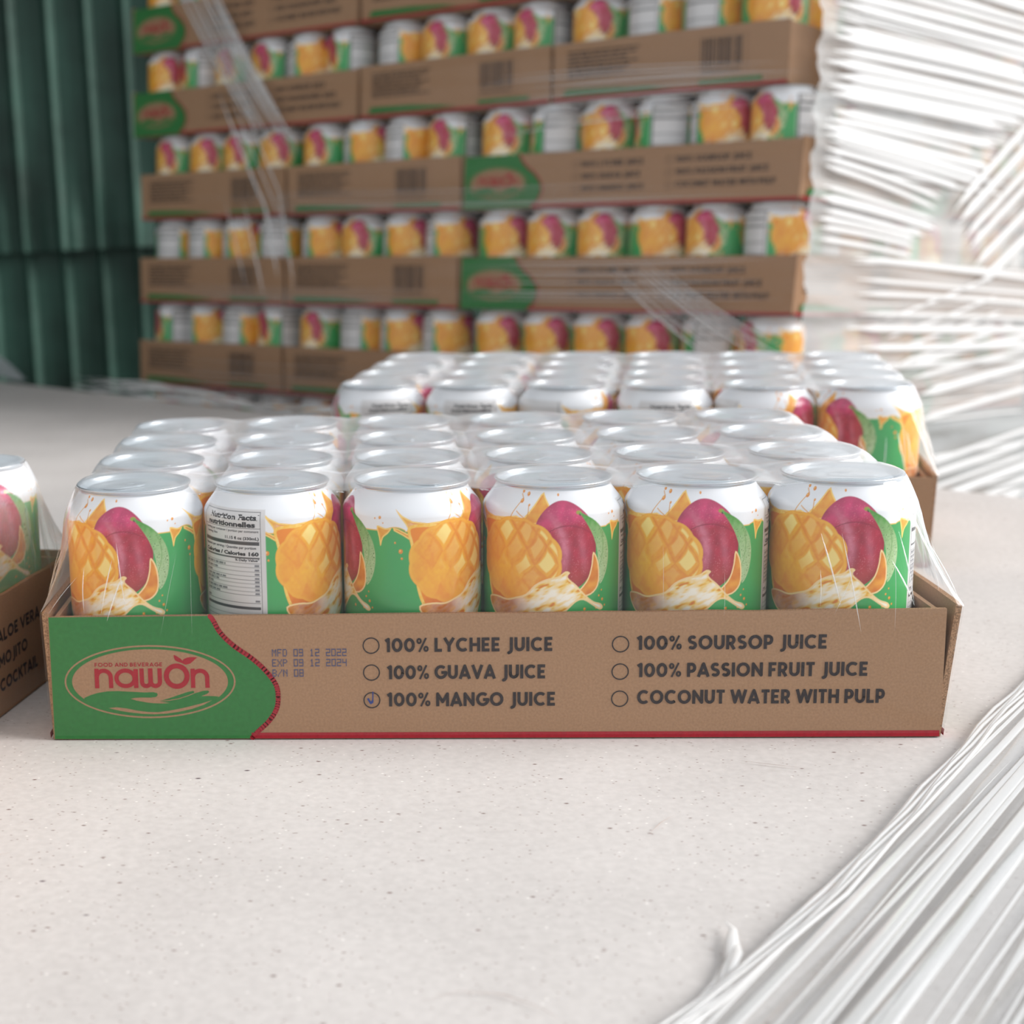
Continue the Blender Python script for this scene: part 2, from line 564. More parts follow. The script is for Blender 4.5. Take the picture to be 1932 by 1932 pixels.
P.poly([lf(*p) for p in [(1168, 183), (1200, 198), (1235, 222), (1252, 240), (1242, 262), (1205, 250), (1180, 235), (1170, 210)]], 0.24)
P.poly([lf(*p) for p in [(1240, 262), (1262, 225), (1300, 210), (1350, 206), (1392, 210), (1360, 238), (1325, 268), (1280, 280)]], 0.24)
ME_NAME = P.build('emblem_lettering', [RED_INK])

P = Print()
ROWS_L = (('100% LYCHEE JUICE', -47.1, 29.7, 41.9), ('100% GUAVA JUICE', -46.2, 26.5, 28.8), ('100% MANGO JUICE', -46.4, 31.1, 15.6))
ROWS_R = (('100% SOURSOP JUICE', 68.0, 152.9, 42.1), ('100% PASSION FRUIT JUICE', 68.4, 171.5, 29.1), ('COCONUT WATER WITH PULP', 68.4, 179.4, 16.2))
for t, a, b, z in ROWS_L + ROWS_R:
    lettering(P, t, a, b, z, 6.7, 0.2, weight=0.215, track=0.13, space=0.32, slope=0.0)
ME_LETTER = P.build('juice_list_lettering', [BLACK_INK])
P = Print()
P.ring((0, 0), 3.95, 3.95, 0.55, 0.2)
ME_CIRC = P.build('tick_circle', [BLACK_INK])
P = Print()
dot_text(P, 'MFD 09 12 2022', -99.9, 40.2, 2.0, 3.6, 2.52, 0.2)
dot_text(P, 'EXP 09 12 2024', -99.9, 35.3, 2.0, 3.6, 2.52, 0.2)
dot_text(P, 'B/N 08', -99.9, 30.4, 2.0, 3.6, 2.52, 0.26)
ME_DATE = P.build('date_stamp', [BLUE_INK])
P = Print()
P.stroke([(-55.6, 19.6), (-54.2, 17.2), (-53.2, 18.6)], 0.9, 0.26)
P.stroke([(-53.3, 17.2), (-53.2, 22.9)], 0.5, 0.26)
ME_TICK = P.build('pen_tick', [PEN_INK])

P = Print()
for i, t in enumerate(('ALOE VERA', 'MOJITO', 'COCKTAIL')):
    z = (37, 24.5, 12)[i]
    lettering(P, t, 103, 103 + 6.0 * len(t), z, 6.4, 0.2, weight=0.24)
    P.ring((96, z + 3.2), 3.8, 3.8, 0.55, 0.2)
for i, t in enumerate(('100% ORANGE JUICE', '100% APPLE JUICE', '100% GRAPE JUICE')):
    pass
ME_LETTER_B = P.build('flavour_list_lettering', [BLACK_INK])

# short side (x -137..137): small print, bar code, green and red stripes
P = Print()
for k in range(7):
    z = 50 - k * 4.4
    a = -118
    while a < -30 - 10 * (k % 3):
        b = a + random.uniform(4, 12)
        P.rect(a, b, z, z + 1.8, 0.2, 0)
        a = b + 1.8
P.rect(38, 92, 14, 54, 0.15, 3)
x = 42
while x < 88:
    w_ = random.choice((0.6, 1.0, 1.6, 2.2))
    P.rect(x, x + w_, 22, 51, 0.2, 0)
    x += w_ + random.choice((0.7, 1.1, 1.7))
for k in range(12):
    P.rect(43 + k * 3.7, 45 + k * 3.7, 16, 19.6, 0.2, 0)
P.poly([(-125, 4.5), (-120, 12), (-60, 11), (-15, 8), (10, 4.5)], 0.2, 1)
P.rect(40, 110, 5, 9.5, 0.2, 1)
P.rect(-136.5, 136.5, 0.2, 3.2, 0.2, 2)
ME_SHORT = P.build('small_print_and_barcode', [BLACK_INK, GREEN_INK, RED_INK, KRAFT])


# ------------------------------------------------------------------ tray shells
def slab_x(x0, x1, y, t, z0, z1, bulge=0.0, lean=0.0, nz=8, nx=24, rough=0.25):
    """upright board standing along x; front face y, thickness t towards +y; slightly bowed, ragged top edge"""
    V, F = [], []
    top = [rng.uniform(-rough, rough) for _ in range(nx + 1)]
    for side in (0, 1):
        for j in range(nz + 1):
            for i in range(nx + 1):
                u = i / nx
                v = j / nz
                yy = y + side * t - bulge * sin(pi * u) * sin(pi * v * 0.5 + 0.3) - lean * v
                V.append((x0 + (x1 - x0) * u, yy, z0 + (z1 - z0) * v + (top[i] if j == nz else 0)))
    n1 = (nx + 1) * (nz + 1)
    id_ = lambda s, j, i: s * n1 + j * (nx + 1) + i
    I = []
    for j in range(nz):
        for i in range(nx):
            F.append((id_(0, j, i), id_(0, j, i + 1), id_(0, j + 1, i + 1), id_(0, j + 1, i)))
            F.append((id_(1, j, i + 1), id_(1, j, i), id_(1, j + 1, i), id_(1, j + 1, i + 1)))
            I += [0, 0]
    for i in range(nx):
        F.append((id_(0, nz, i), id_(0, nz, i + 1), id_(1, nz, i + 1), id_(1, nz, i)))
        F.append((id_(0, 0, i + 1), id_(0, 0, i), id_(1, 0, i), id_(1, 0, i + 1)))
        I += [1, 1]
    for j in range(nz):
        F.append((id_(0, j, nx), id_(1, j, nx), id_(1, j + 1, nx), id_(0, j + 1, nx)))
        F.append((id_(1, j, 0), id_(0, j, 0), id_(0, j + 1, 0), id_(1, j + 1, 0)))
        I += [1, 1]
    return V, F, I


def rotz(V, a, off=(0, 0)):
    c, s = cos(a), sin(a)
    return [(x * c - y * s + off[0], x * s + y * c + off[1], z) for x, y, z in V]


ME_LONG_F = mesh('side_panel', *(lambda r: (r[0], r[1]))(slab_x(-205, 205, 0, 2.6, 0, 60)), [KRAFT, KRAFT_EDGE], mi=slab_x(-205, 205, 0, 2.6, 0, 60)[2])
_v, _f, _i = slab_x(-205, 205, 0, 2.6, 0, 60)
ME_LONG_B = mesh('side_panel', rotz(_v, pi, (0, 275)), _f, [KRAFT, KRAFT_EDGE], mi=_i)
# end panels lean out a little towards the top, standing just outside the long panels' ends
_v, _f, _i = slab_x(-137.3, 137.3, -205.2, 2.8, 0, 62, bulge=1.2, lean=2.5, nx=18)
ME_END_R = mesh('end_panel', rotz(_v, pi / 2, (0, 137.5)), _f, [KRAFT, KRAFT_EDGE], mi=_i)
ME_END_L = mesh('end_panel', rotz(_v, -pi / 2, (0, 137.5)), _f, [KRAFT, KRAFT_EDGE], mi=_i)
_v, _f, _i = slab_x(-137.3, 137.3, -205.2, 2.8, 0, 62.5, bulge=1.0, lean=6.5, nx=18)
ME_END_FLARE = mesh('end_panel', rotz(_v, pi / 2, (0, 137.5)), _f, [KRAFT, KRAFT_EDGE], mi=_i)
_v, _f = boxes([(-204, 204, 1, 274, 0.2, 2.4)])
ME_BASE = mesh('base_panel', _v, _f, KRAFT)
# glued corner flaps: the long panel's end folded round inside the end panel
_v, _f = boxes([(200.6, 202.8, 3, 60, 2.5, 59.0)])
ME_FLAP_R = mesh('corner_flap', _v, _f, KRAFT)
_v, _f = boxes([(-202.8, -200.6, 3, 60, 2.5, 59.0)])
ME_FLAP_L = mesh('corner_flap', _v, _f, KRAFT)


def M4(loc, rz=0.0, base=None):
    m = Matrix.Translation(Vector(loc) * MM) @ Matrix.Rotation(rz, 4, 'Z')
    return (base @ m) if base is not None else m


def make_tray(M, label, group=None, flare=False, date=True, long_print=True, short_print=True, name='cardboard_tray', second='none'):
    """origin: middle of the front long side at the bottom"""
    r = bpy.data.objects.new(name, None)
    r.empty_display_size = 0.02
    COL.objects.link(r)
    r.matrix_world = M
    tag(r, label, 'tray', group)
    f = obj('side_panel', ME_LONG_F, r)
    obj('side_panel', ME_LONG_B, r)
    obj('base_panel', ME_BASE, r)
    el = obj('end_panel', ME_END_L, r)
    er = obj('end_panel', ME_END_FLARE if flare else ME_END_R, r, 'end panel standing open at the top' if flare else None)
    obj('corner_flap', ME_FLAP_R, r)
    obj('corner_flap', ME_FLAP_L, r)
    if long_print:
        obj('green_print', ME_FIELD, f)
        obj('red_border_print', ME_REDBAND, f)
        obj('emblem_oval', ME_EMBLEM, f)
        obj('emblem_lettering', ME_NAME, f)
        obj('juice_list_lettering', ME_LETTER, f)
        for cx_, zs_ in ((-53.7, (45.1, 32.1, 18.7)), (60.4, (44.9, 31.8, 18.8))):
            for cz_ in zs_:
                obj('tick_circle', ME_CIRC, f).location = (cx_ * MM, 0, cz_ * MM)
        if date:
            obj('date_stamp', ME_DATE, f)
            obj('pen_tick', ME_TICK, f)
    elif second == 'flavours':
        obj('flavour_list_lettering', ME_LETTER_B, f)
    if short_print:
        lean = (6.5 if flare else 2.5) / 62
        o = obj('small_print_and_barcode', ME_SHORT, er)
        o.matrix_local = Matrix.Translation((0.2066, 0.1375, 0)) @ Matrix.Rotation(lean, 4, 'Y') @ Matrix.Rotation(pi / 2, 4, 'Z')
        o2 = obj('small_print_and_barcode', ME_SHORT, el)
        o2.matrix_local = Matrix.Translation((-0.2066, 0.1375, 0)) @ Matrix.Rotation(-2.5 / 62, 4, 'Y') @ Matrix.Rotation(-pi / 2, 4, 'Z')
    return r


# ------------------------------------------------------------------ can artwork (angles in degrees, heights in mm)
def sl(c):
    return np.array(lin(c)[:3])


def sd_poly(X, Z, pts):
    d = np.full(X.shape, 1e9)
    s = np.ones(X.shape)
    n = len(pts)
    for i in range(n):
        ax, ay = pts[i]
        bx, by = pts[i - 1]
        ex_, ey_ = bx - ax, by - ay
        wx, wy = X - ax, Z - ay
        t = np.clip((wx * ex_ + wy * ey_) / (ex_ * ex_ + ey_ * ey_ + 1e-9), 0, 1)
        d = np.minimum(d, (wx - ex_ * t) ** 2 + (wy - ey_ * t) ** 2)
        c1, c2, c3 = Z >= ay, Z < by, ex_ * wy > ey_ * wx
        s = np.where((c1 & c2 & c3) | (~c1 & ~c2 & ~c3), -s, s)
    return s * np.sqrt(d)


_LAT = np.random.RandomState(3).rand(64, 64)


def vn(X, Z, seed=0.0):
    X = X + seed * 17.3 + 100
    Z = Z + seed * 9.1 + 100
    ix, iz = np.floor(X).astype(int), np.floor(Z).astype(int)
    fx, fz = X - ix, Z - iz
    fx, fz = fx * fx * (3 - 2 * fx), fz * fz * (3 - 2 * fz)
    g = lambda a, b: _LAT[a % 64, b % 64]
    return (g(ix, iz) * (1 - fx) + g(ix + 1, iz) * fx) * (1 - fz) + (g(ix, iz + 1) * (1 - fx) + g(ix + 1, iz + 1) * fx) * fz


def nz(X, Z, f, seed=0.0):
    f = f * 0.45
    n = vn(X * f, Z * f, seed) * 0.55 + vn(X * f * 2.1, Z * f * 2.1, seed + 1) * 0.28 + vn(X * f * 4.3, Z * f * 4.3, seed + 2) * 0.17
    return np.clip((n - 0.5) * 1.7 + 0.5, 0, 1)


K = 0.576


def splash(pts):
    return [(s * K, z) for s, z in pts]


def smooth_loop(pts, n=4):
    out = []
    N = len(pts)
    for i in range(N):
        p0, p1, p2, p3 = pts[i - 1], pts[i], pts[(i + 1) % N], pts[(i + 2) % N]
        for k in range(n):
            t = k / n
            out.append(tuple(0.5 * (2 * p1[j] + (p2[j] - p0[j]) * t + (2 * p0[j] - 5 * p1[j] + 4 * p2[j] - p3[j]) * t * t + (3 * p1[j] - p0[j] - 3 * p2[j] + p3[j]) * t ** 3) for j in (0, 1)))
    return out


SPIKE = splash([(42, 96), (54, 103), (63, 110.5), (66, 111.6), (68, 109.5), (74, 105), (64, 98)])
CROWN = splash([(-13, 105.5), (-6, 102.6), (3, 100.2), (16, 99.2), (30, 99.8), (42, 101), (52, 99), (46, 90), (4, 88), (1, 94), (-3, 98.5)])
ARM = splash([(-15, 97.2), (-10, 96.6), (-2, 94.5), (8, 93.5), (8, 90), (0, 91.5), (-6, 93.5), (-14, 95.6)])
CUP = smooth_loop(splash([(0, 98), (1.5, 88), (4, 76), (8, 65), (15, 57), (26, 52), (70, 52), (86, 60), (88, 74), (84, 92), (60, 98), (30, 98.5)]))
LEAF = smooth_loop(splash([(99, 103.2), (105, 101.8), (115, 98.6), (123.5, 94), (129.5, 88), (131, 81), (128, 73.5), (121, 68.5), (119.2, 75), (118, 83), (113.5, 91), (106, 98)]), 3)
CRES = smooth_loop(splash([(113, 84), (117.5, 81), (120, 75), (119, 68), (111, 64), (100, 63.5), (94, 65), (101, 67.5), (108, 72), (111.5, 78)]), 3)
SWIRL = smooth_loop(splash([(8, 60), (20, 61.5), (32, 61), (42, 62.5), (52, 64.5), (60, 69), (70, 72), (80, 73.3), (87, 75.8), (91, 75), (89, 73), (97, 69), (106, 64), (114, 60.6), (122, 59), (125, 57), (121, 56.2), (112, 59.2), (104, 61.8), (97, 61.2),
                            (90, 58), (82, 54), (70, 50), (30, 50), (14, 54)]), 3)
LOBE = smooth_loop(splash([(133, 97.5), (141, 96.6), (147, 96.9), (144, 94.3), (139, 92), (136.5, 88), (135, 92)]), 3)


def paint(phi, Z):
    """phi, Z 2-D arrays -> linear rgb"""
    C = np.empty(phi.shape + (3,))
    C[:] = sl((236, 238, 242))
    edge = 0.16

    def put(d, col, soft=edge):
        a = np.clip(0.5 - d / (2 * soft), 0, 1)
        a = a[..., None]
        C[:] = C * (1 - a) + (col if np.ndim(col) > 1 else np.asarray(col)) * a
    green = sl((62, 164, 90))
    zb = 95.2 + 0 * Z
    for g0, g1, hh in ((127, 144, 1.8), (262, 281, 1.2)):
        u = (phi - g0) / (g1 - g0)
        zb = zb + np.where((u > 0) & (u < 1), hh * np.sin(np.clip(u, 0, 1) * pi) ** 0.6, 0)
    put(Z - zb - 0.5, sl((238, 190, 96)))
    put(Z - zb, green[None, None, :] * (1 + 0.10 * (nz(phi, Z, 0.07, 2)[..., None] - 0.5)))
    for start in (0.0, 147.0):
        s = ((phi - start + 60) % 360 - 60) / 0.9
        X = s * K
        m = (s > -22) & (s < 152)
        if not m.any():
            continue
        cols = np.where(m.any(axis=0))[0]
        sel = (slice(None), cols)
        x, z = X[sel], Z[sel]
        sub = C[sel].copy()

        def p2(d, col, soft=edge):
            a = np.clip(0.5 - d / (2 * soft), 0, 1)[..., None]
            sub[:] = sub * (1 - a) + col * a

        def grad(c1, c2, t):
            t = np.clip(t, 0, 1)[..., None]
            return sl(c1) * (1 - t) + sl(c2) * t
        n1 = nz(x, z, 0.55, 1)
        n2 = nz(x, z, 1.3, 4)
        # back splashes
        for shp in (SPIKE, CROWN, ARM, LOBE):
            d = sd_poly(x, z, shp)
            p2(d, grad((240, 178, 70), (226, 120, 34), n1 * 0.9))
            p2(np.abs(d + 0.35) - 0.3, sl((250, 214, 120)))
        d = sd_poly(x, z, CROWN)
        p2(np.maximum(d + 1.2, 0.55 - n1), grad((248, 224, 200), (232, 150, 80), n2), 0.5)
        # thin rising jets and drops
        for pts in ([(34, 98), (38, 102), (42, 106), (45, 108.6)], [(52, 99), (53.5, 103), (52.6, 106)], [(45, 108.6), (42, 110.4)], [(42, 103), (50, 100)]):
            for a_, b_ in zip(pts[:-1], pts[1:]):
                ax, az, bx, bz = a_[0] * K, a_[1], b_[0] * K, b_[1]
                t = np.clip(((x - ax) * (bx - ax) + (z - az) * (bz - az)) / ((bx - ax) ** 2 + (bz - az) ** 2), 0, 1)
                p2(np.hypot(x - ax - t * (bx - ax), z - az - t * (bz - az)) - 0.22, sl((224, 160, 70)))
        for ds, dz, dr in ((43, 111.6, .8), (49.5, 110.6, .95), (44.5, 107.6, 1.0), (53, 106, .55), (81, 110.6, .6), (-8, 86, 1.1), (-7, 82.6, .6), (-13, 90, .5), (136, 101.5, .75), (131, 101, .4), (139, 99, .35),
                           (120, 63, .5), (124, 61, .7), (117, 57.4, .55), (127, 58, .5), (105, 57.5, .7), (123, 65.5, .4)):
            d = np.hypot(x - ds * K, z - dz) - dr
            p2(d, sl((228, 140, 48)))
            p2(np.hypot(x - ds * K + dr * .25, z - dz - dr * .25) - dr * .4, sl((246, 196, 110)))
        # cup of juice behind the fruit
        d = sd_poly(x, z, CUP)
        p2(d, grad((236, 138, 36), (206, 96, 34), (70 - z) / 18 + (n1 - .5) * .6))
        p2(np.maximum(d, -(d + 1.5)), grad((246, 190, 60), (250, 214, 120), n2))
        p2(np.maximum(d + 1.0, np.abs(z - 58 - 3 * np.sin(x * .3)) - 2 * n1), grad((240, 190, 30), (170, 84, 40), n2), 0.8)
        # whole red mango
        cx, cz = 87 * K, 87.5
        ca, sa = cos(radians(9)), sin(radians(9))
        mx_, mz_ = (x - cx) * ca - (z - cz) * sa, (x - cx) * sa + (z - cz) * ca
        mx_, mz_ = (x - cx) * ca + (z - cz) * sa, -(x - cx) * sa + (z - cz) * ca
        d = (np.sqrt((mx_ / 16.6) ** 2 + (mz_ / 20.8) ** 2) - 1) * 17
        base = grad((172, 36, 62), (204, 62, 112), (mz_ - 7) / 6) * (0.82 + 0.4 * n1)[..., None]
        t = np.clip((-mz_ - 6) / 14, 0, 1)[..., None]
        base = base * (1 - t) + sl((172, 66, 60)) * t
        streak = 1.3 * np.exp(-((mx_ + 0.5 + 0.02 * mz_ ** 2) / 2.4) ** 2) * np.clip(1 - ((mz_ - 2) / 17) ** 2, 0, 1) * (0.45 + 0.3 * n2)
        streak2 = np.exp(-((mx_ - 8.5) / 2.0) ** 2) * np.clip(1 - ((mz_ + 4) / 12) ** 2, 0, 1) * 0.35
        sk = np.clip(streak + streak2, 0, 1)[..., None]
        base = base * (1 - sk) + sl((218, 128, 150)) * sk
        sh_ = np.clip((d + 3.5) / 3.5, 0, 1)[..., None] * 0.45
        base = base * (1 - sh_) + sl((120, 22, 40)) * sh_
        p2(d, base)
        p2(np.maximum(d, np.abs(mz_ - 9.5 + 0.03 * (mx_) ** 2) - 0.18), sl((140, 22, 56)), 0.3)
        sp = (nz(x, z, 6.1, 3) > 0.93) & (d < -1)
        sub[sp] = sub[sp] * 0.6 + sl((230, 150, 160)) * 0.4
        d = np.hypot((x - 99 * K) / 1.5, (z - 103) / 0.9) - 1
        p2(d, sl((150, 150, 60)))
        p2(np.hypot((x - 100 * K), (z - 102.2)) - .6, sl((70, 60, 40)))
        # halved mango scored into cubes
        cx, cz = 41.5 * K, 80.5
        rx, rz = 24.0, 19.2
        wx = x + 1.6 * (vn(x * .13, z * .13, 5) - .5) * 2
        wz = z + 1.6 * (vn(x * .13, z * .13, 7) - .5) * 2
        a_ = (wx - cx) * cos(radians(36)) + (wz - cz) * sin(radians(36))
        b_ = -(wx - cx) * sin(radians(50)) + (wz - cz) * cos(radians(50))
        ca_, cb_ = a_ / 10.4 + 0.25, b_ / 8.8 + 0.1
        ia, ib = np.floor(ca_), np.floor(cb_)
        fa, fb = ca_ - ia, cb_ - ib
        hsh = np.abs(np.sin(ia * 12.7 + ib * 7.3 + 1.0) * 43.1) % 1
        d = (np.sqrt(((x - cx) / rx) ** 2 + ((z - cz) / rz) ** 2) - 1) * 19 - 0.8 * np.abs(np.sin(np.arctan2(z - cz, x - cx) * 6))
        up_ = np.clip((x - cx) / 26 + (z - cz) / 26 + 0.42, 0, 1)
        body = grad((236, 150, 54), (246, 184, 60), 0.55 * hsh + 0.5 * n2)
        p2(d, body)
        gap = np.minimum(np.minimum(fa, 1 - fa) * 10.4, np.minimum(fb, 1 - fb) * 8.8)
        inner = d + 1.0
        ga = np.clip((0.95 - gap) / 1.0, 0, 1)[..., None] * np.clip(0.5 - inner / .6, 0, 1)[..., None] * (0.05 + 0.5 * up_ + 0.2 * (n1 - .5))[..., None]
        sub[:] = sub * (1 - ga) + sl((230, 128, 38)) * ga * 1.0
        facet = np.maximum(np.maximum(np.abs(fa - .5) * 10.4 - 3.7, np.abs(fb - .56) * 8.8 - 2.7), inner + 0.8)
        a2 = np.clip(0.5 - facet / 0.7, 0, 1)[..., None] * np.clip(up_ * 1.25 * (0.30 + 0.70 * (hsh > .4)), 0, 0.95)[..., None]
        sub[:] = sub * (1 - a2) + sl((252, 226, 140)) * a2
        rimd = np.clip(1 - np.abs(d + 0.8) / 0.9, 0, 1)[..., None] * 0.6
        sub[:] = sub * (1 - rimd) + sl((248, 190, 70)) * rimd
        a3 = np.clip(0.5 - (d + 0.3) / 1.0, 0, 1)[..., None] * np.clip((72 - z) / 12, 0, 1)[..., None] * 0.5
        sub[:] = sub * (1 - a3) + sl((240, 150, 56)) * a3
        # leaf
        d = sd_poly(x, z, LEAF)
        lt = np.clip((z - 76) / 26, 0, 1)
        p2(d, grad((176, 202, 152), (78, 150, 60), lt ** 1.4 + (n2 - .5) * .3))
        vein = np.abs((x - (124 - (z - 86) ** 2 * 0.05) * K)) - 0.18
        p2(np.maximum(vein, d + .4), grad((96, 140, 84), (120, 170, 90), n1), 0.3)
        sp = (nz(x, z, 4.1, 6) > 0.86) & (d < -0.5) & (z < 96)
        sub[sp] = sl((88, 128, 72))
        # crescent and bottom swirl
        d = sd_poly(x, z, CRES)
        p2(d, grad((236, 160, 60), (214, 118, 40), n1))
        p2(np.abs(d + .35) - .35, sl((248, 216, 160)))
        d = sd_poly(x, z, SWIRL)
        w = nz(x * .8 + 0.5 * z, (z * 2.2 - 1.0 * x), 0.30, 2.5)
        colw = grad((253, 246, 230), (246, 200, 70), w * 2.2 - .6)
        tt = np.clip((w - .66) * 5, 0, 0.9)[..., None]
        colw = colw * (1 - tt) + sl((222, 120, 44)) * tt
        tt = np.clip((34 - x) / 12, 0, 1)[..., None] * 0.75
        colw = colw * (1 - tt) + grad((226, 140, 50), (186, 86, 44), n1 * 1.3) * tt
        p2(d, colw)
        p2(np.abs(d + .4) - .38, sl((250, 216, 156)))
        C[sel] = sub
    # nutrition table panel
    R = 0.576
    px = (phi - 348) * R            # 0 at its right border
    inside = np.maximum(np.maximum(px - 2.2, -(px + 38)), np.maximum(Z - 106.2, 10 - Z))
    put(inside, sl((214, 212, 212)))
    ink = sl((60, 60, 64))

    def bar(x0, x1, z0, z1, col=ink):
        put(np.maximum(np.maximum(x0 - px, px - x1), np.maximum(z0 - Z, Z - z1)), col, 0.1)
    bar(-36.4, 0, 104.9, 105.15)
    bar(-0.25, 0, 14, 105.1)
    bar(-36.4, -36.1, 14, 105.1)
    bar(-36, -0.2, 97.4, 97.6)
    bar(-36, -0.8, 89.6, 91.3)
    bar(-36, -0.8, 83.1, 83.8)
    for zz in (80.8, 78.9, 76.8, 74.8, 72.8, 71.1, 69.2, 67.3, 65.5, 61.8):
        bar(-36, -0.8, zz, zz + 0.22)
    bar(-36, -0.8, 58.8, 60.1)
    for zz in np.arange(56, 16, -2.1):
        bar(-36, -0.8, zz, zz + 0.2)
    for k, zz in enumerate((79.4, 77.3, 75.3, 73.3, 71.6, 69.7, 67.8, 66.0, 62.4)):
        a = -35.5
        while a < -20 - 6 * ((k * 7) % 3):
            b = a + 1.0 + ((k * 3 + int(-a)) % 4) * 0.7
            bar(a, b, zz, zz + 0.9, sl((110, 110, 116)))
            a = b + 0.5
        bar(-3.4, -1.2, zz, zz + 0.9, sl((110, 110, 116)))
    return np.clip(C, 0, 1)


CAN_H = 115.0


def can_radius(z):
    z = np.asarray(z, dtype=float)
    r = np.full(z.shape, 33.0)
    r = np.where(z < 9, 25.5 + 7.5 * np.sin(np.clip(z / 9, 0, 1) * pi / 2) ** 0.8, r)
    t = np.clip((z - 101.5) / 10.7, 0, 1)
    s = t * t * (3 - 2 * t)
    return np.where(z > 101.5, 33.0 - 6.5 * (0.55 * s + 0.45 * t ** 1.3), r)


def can_mesh(name, nu, zs):
    zs = np.array(zs)
    th = np.arange(nu) * 2 * pi / nu
    T, Zz = np.meshgrid(th, zs)
    Rr = can_radius(Zz)
    Pm = np.stack([Rr * np.cos(T), Rr * np.sin(T), Zz], -1)
    return grid_mesh(name, Pm, CANMAT, wrap_u=True, colors=paint(np.degrees(T), Zz))


ME_CAN_HI = can_mesh('can_body_fine', 760, list(np.arange(0, 9, 1.0)) + list(np.arange(9, 50, 2.5)) + list(np.arange(50, 112.3, 0.27)))
ME_CAN_MID = can_mesh('can_body_medium', 300, list(np.arange(0, 9, 1.0)) + list(np.arange(9, 50, 3.5)) + list(np.arange(50, 112.3, 0.75)))
ME_CAN_LO = can_mesh('can_body_coarse', 120, list(np.arange(0, 9, 1.5)) + list(np.arange(9, 50, 6)) + list(np.arange(50, 112.3, 1.9)) + [112.2])


def lathe(name, prof, m, n=64):
    pr = np.array(prof, dtype=float)
    th = np.arange(n) * 2 * pi / n
    T, I = np.meshgrid(th, np.arange(len(pr)))
    Pm = np.stack([pr[I, 0] * np.cos(T), pr[I, 0] * np.sin(T), pr[I, 1]], -1)
    return grid_mesh(name, Pm, m, wrap_u=True)


ME_RIM = lathe('rim', [(26.5, 112.0), (26.2, 112.8), (26.9, 113.4), (27.5, 113.9), (27.7, 114.5), (27.4, 115.0), (26.8, 115.0), (26.2, 114.6), (25.9, 113.2)], ALU)
ME_LID = lathe('lid', [(26.0, 113.4), (24.6, 110.6), (24.0, 109.9), (23.2, 110.4), (22.8, 112.2), (21.8, 112.9), (12, 113.0), (0.01, 113.0)], LID)
ME_RIM_LO = lathe('rim', [(26.5, 112.0), (26.9, 113.4), (27.6, 114.3), (27.0, 115.0), (25.9, 113.4), (24, 110.2), (22.6, 112.6), (0.01, 112.8)], ALU, 32)


def tab_mesh():
    P_ = Print()
    outer = arc(0, 0, 7.6, 5.6, 90, 270, 10) + arc(9, 0, 6.2, 5.6, -90, 90, 10)
    hole = arc(-1.5, 0, 3.4, 3.0, 0, 340, 12)
    tri = tessellate_polygon([[Vector((p[0], p[1], 0)) for p in l] for l in (outer, hole)])
    pts = outer + hole
    V = [(p[0] + 1, p[1], 113.3) for p in pts] + [(p[0] + 1, p[1], 114.1) for p in pts]
    n = len(pts)
    F = [tuple(t) for t in tri] + [tuple(i + n for i in t) for t in tri]
    for l0, l1 in ((0, len(outer)), (len(outer), n)):
        for i in range(l0, l1):
            j = i + 1 if i + 1 < l1 else l0
            F.append((i, j, j + n, i + n))
    return mesh('pull_tab', V, F, ALU)


ME_TAB = tab_mesh()


def text_on_can():
    """nutrition table wording, bent round the can wall"""
    V, F = [], []
    R = 0.576
    lines = [('Nutrition Facts/', 0.5, 101.5, 3.3, 29.5, 0.045), ('nutritionnelles', 2.6, 98.15, 3.3, 29.0, 0.045),
             ('1 serving per container / portion par contenant', 1.0, 95.6, 1.6, 34, 0.01), ('Serving Size', 24.5, 93.7, 1.5, 9, 0.01), ('11.15 fl oz (330mL)', 1.0, 92.1, 1.9, 18, 0.03),
             ('Amount per serving / Quantite par portion', 2.4, 87.7, 1.7, 33, 0.02), ('Calories / Calories 160', 1.2, 84.6, 2.4, 34, 0.05),
             ('% Daily Value*', 0.9, 81.9, 1.5, 12.5, 0.03)]
    for t, right, z0, size, width, off in lines:
        cu = bpy.data.curves.new('t', 'FONT')
        cu.body = t
        cu.size = 1.0
        cu.offset = off
        cu.resolution_u = 2
        to = bpy.data.objects.new('t', cu)
        COL.objects.link(to)
        bpy.context.view_layer.update()
        dg = bpy.context.evaluated_depsgraph_get()
        me = to.evaluated_get(dg).to_mesh()
        n = len(me.vertices)
        co = np.empty(n * 3)
        me.vertices.foreach_get('co', co)
        co = co.reshape(-1, 3)
        x0, x1 = co[:, 0].min(), co[:, 0].max()
        X = (co[:, 0] - x1) / (x1 - x0) * width - right
        Z_ = z0 + co[:, 1] * size
        ph = np.radians(348 + X / R)
        rr = can_radius(Z_) + 0.07
        b = len(V)
        V += list(map(tuple, np.stack([rr * np.cos(ph), rr * np.sin(ph), Z_], -1)))
        F += [[b + i for i in p.vertices] for p in me.polygons]
        to.evaluated_get(dg).to_mesh_clear()
        bpy.data.objects.remove(to)
        bpy.data.curves.remove(cu)
    return mesh('nutrition_lettering', V, F, TEXT)


ME_NUTR = text_on_can()

PROTO = {}


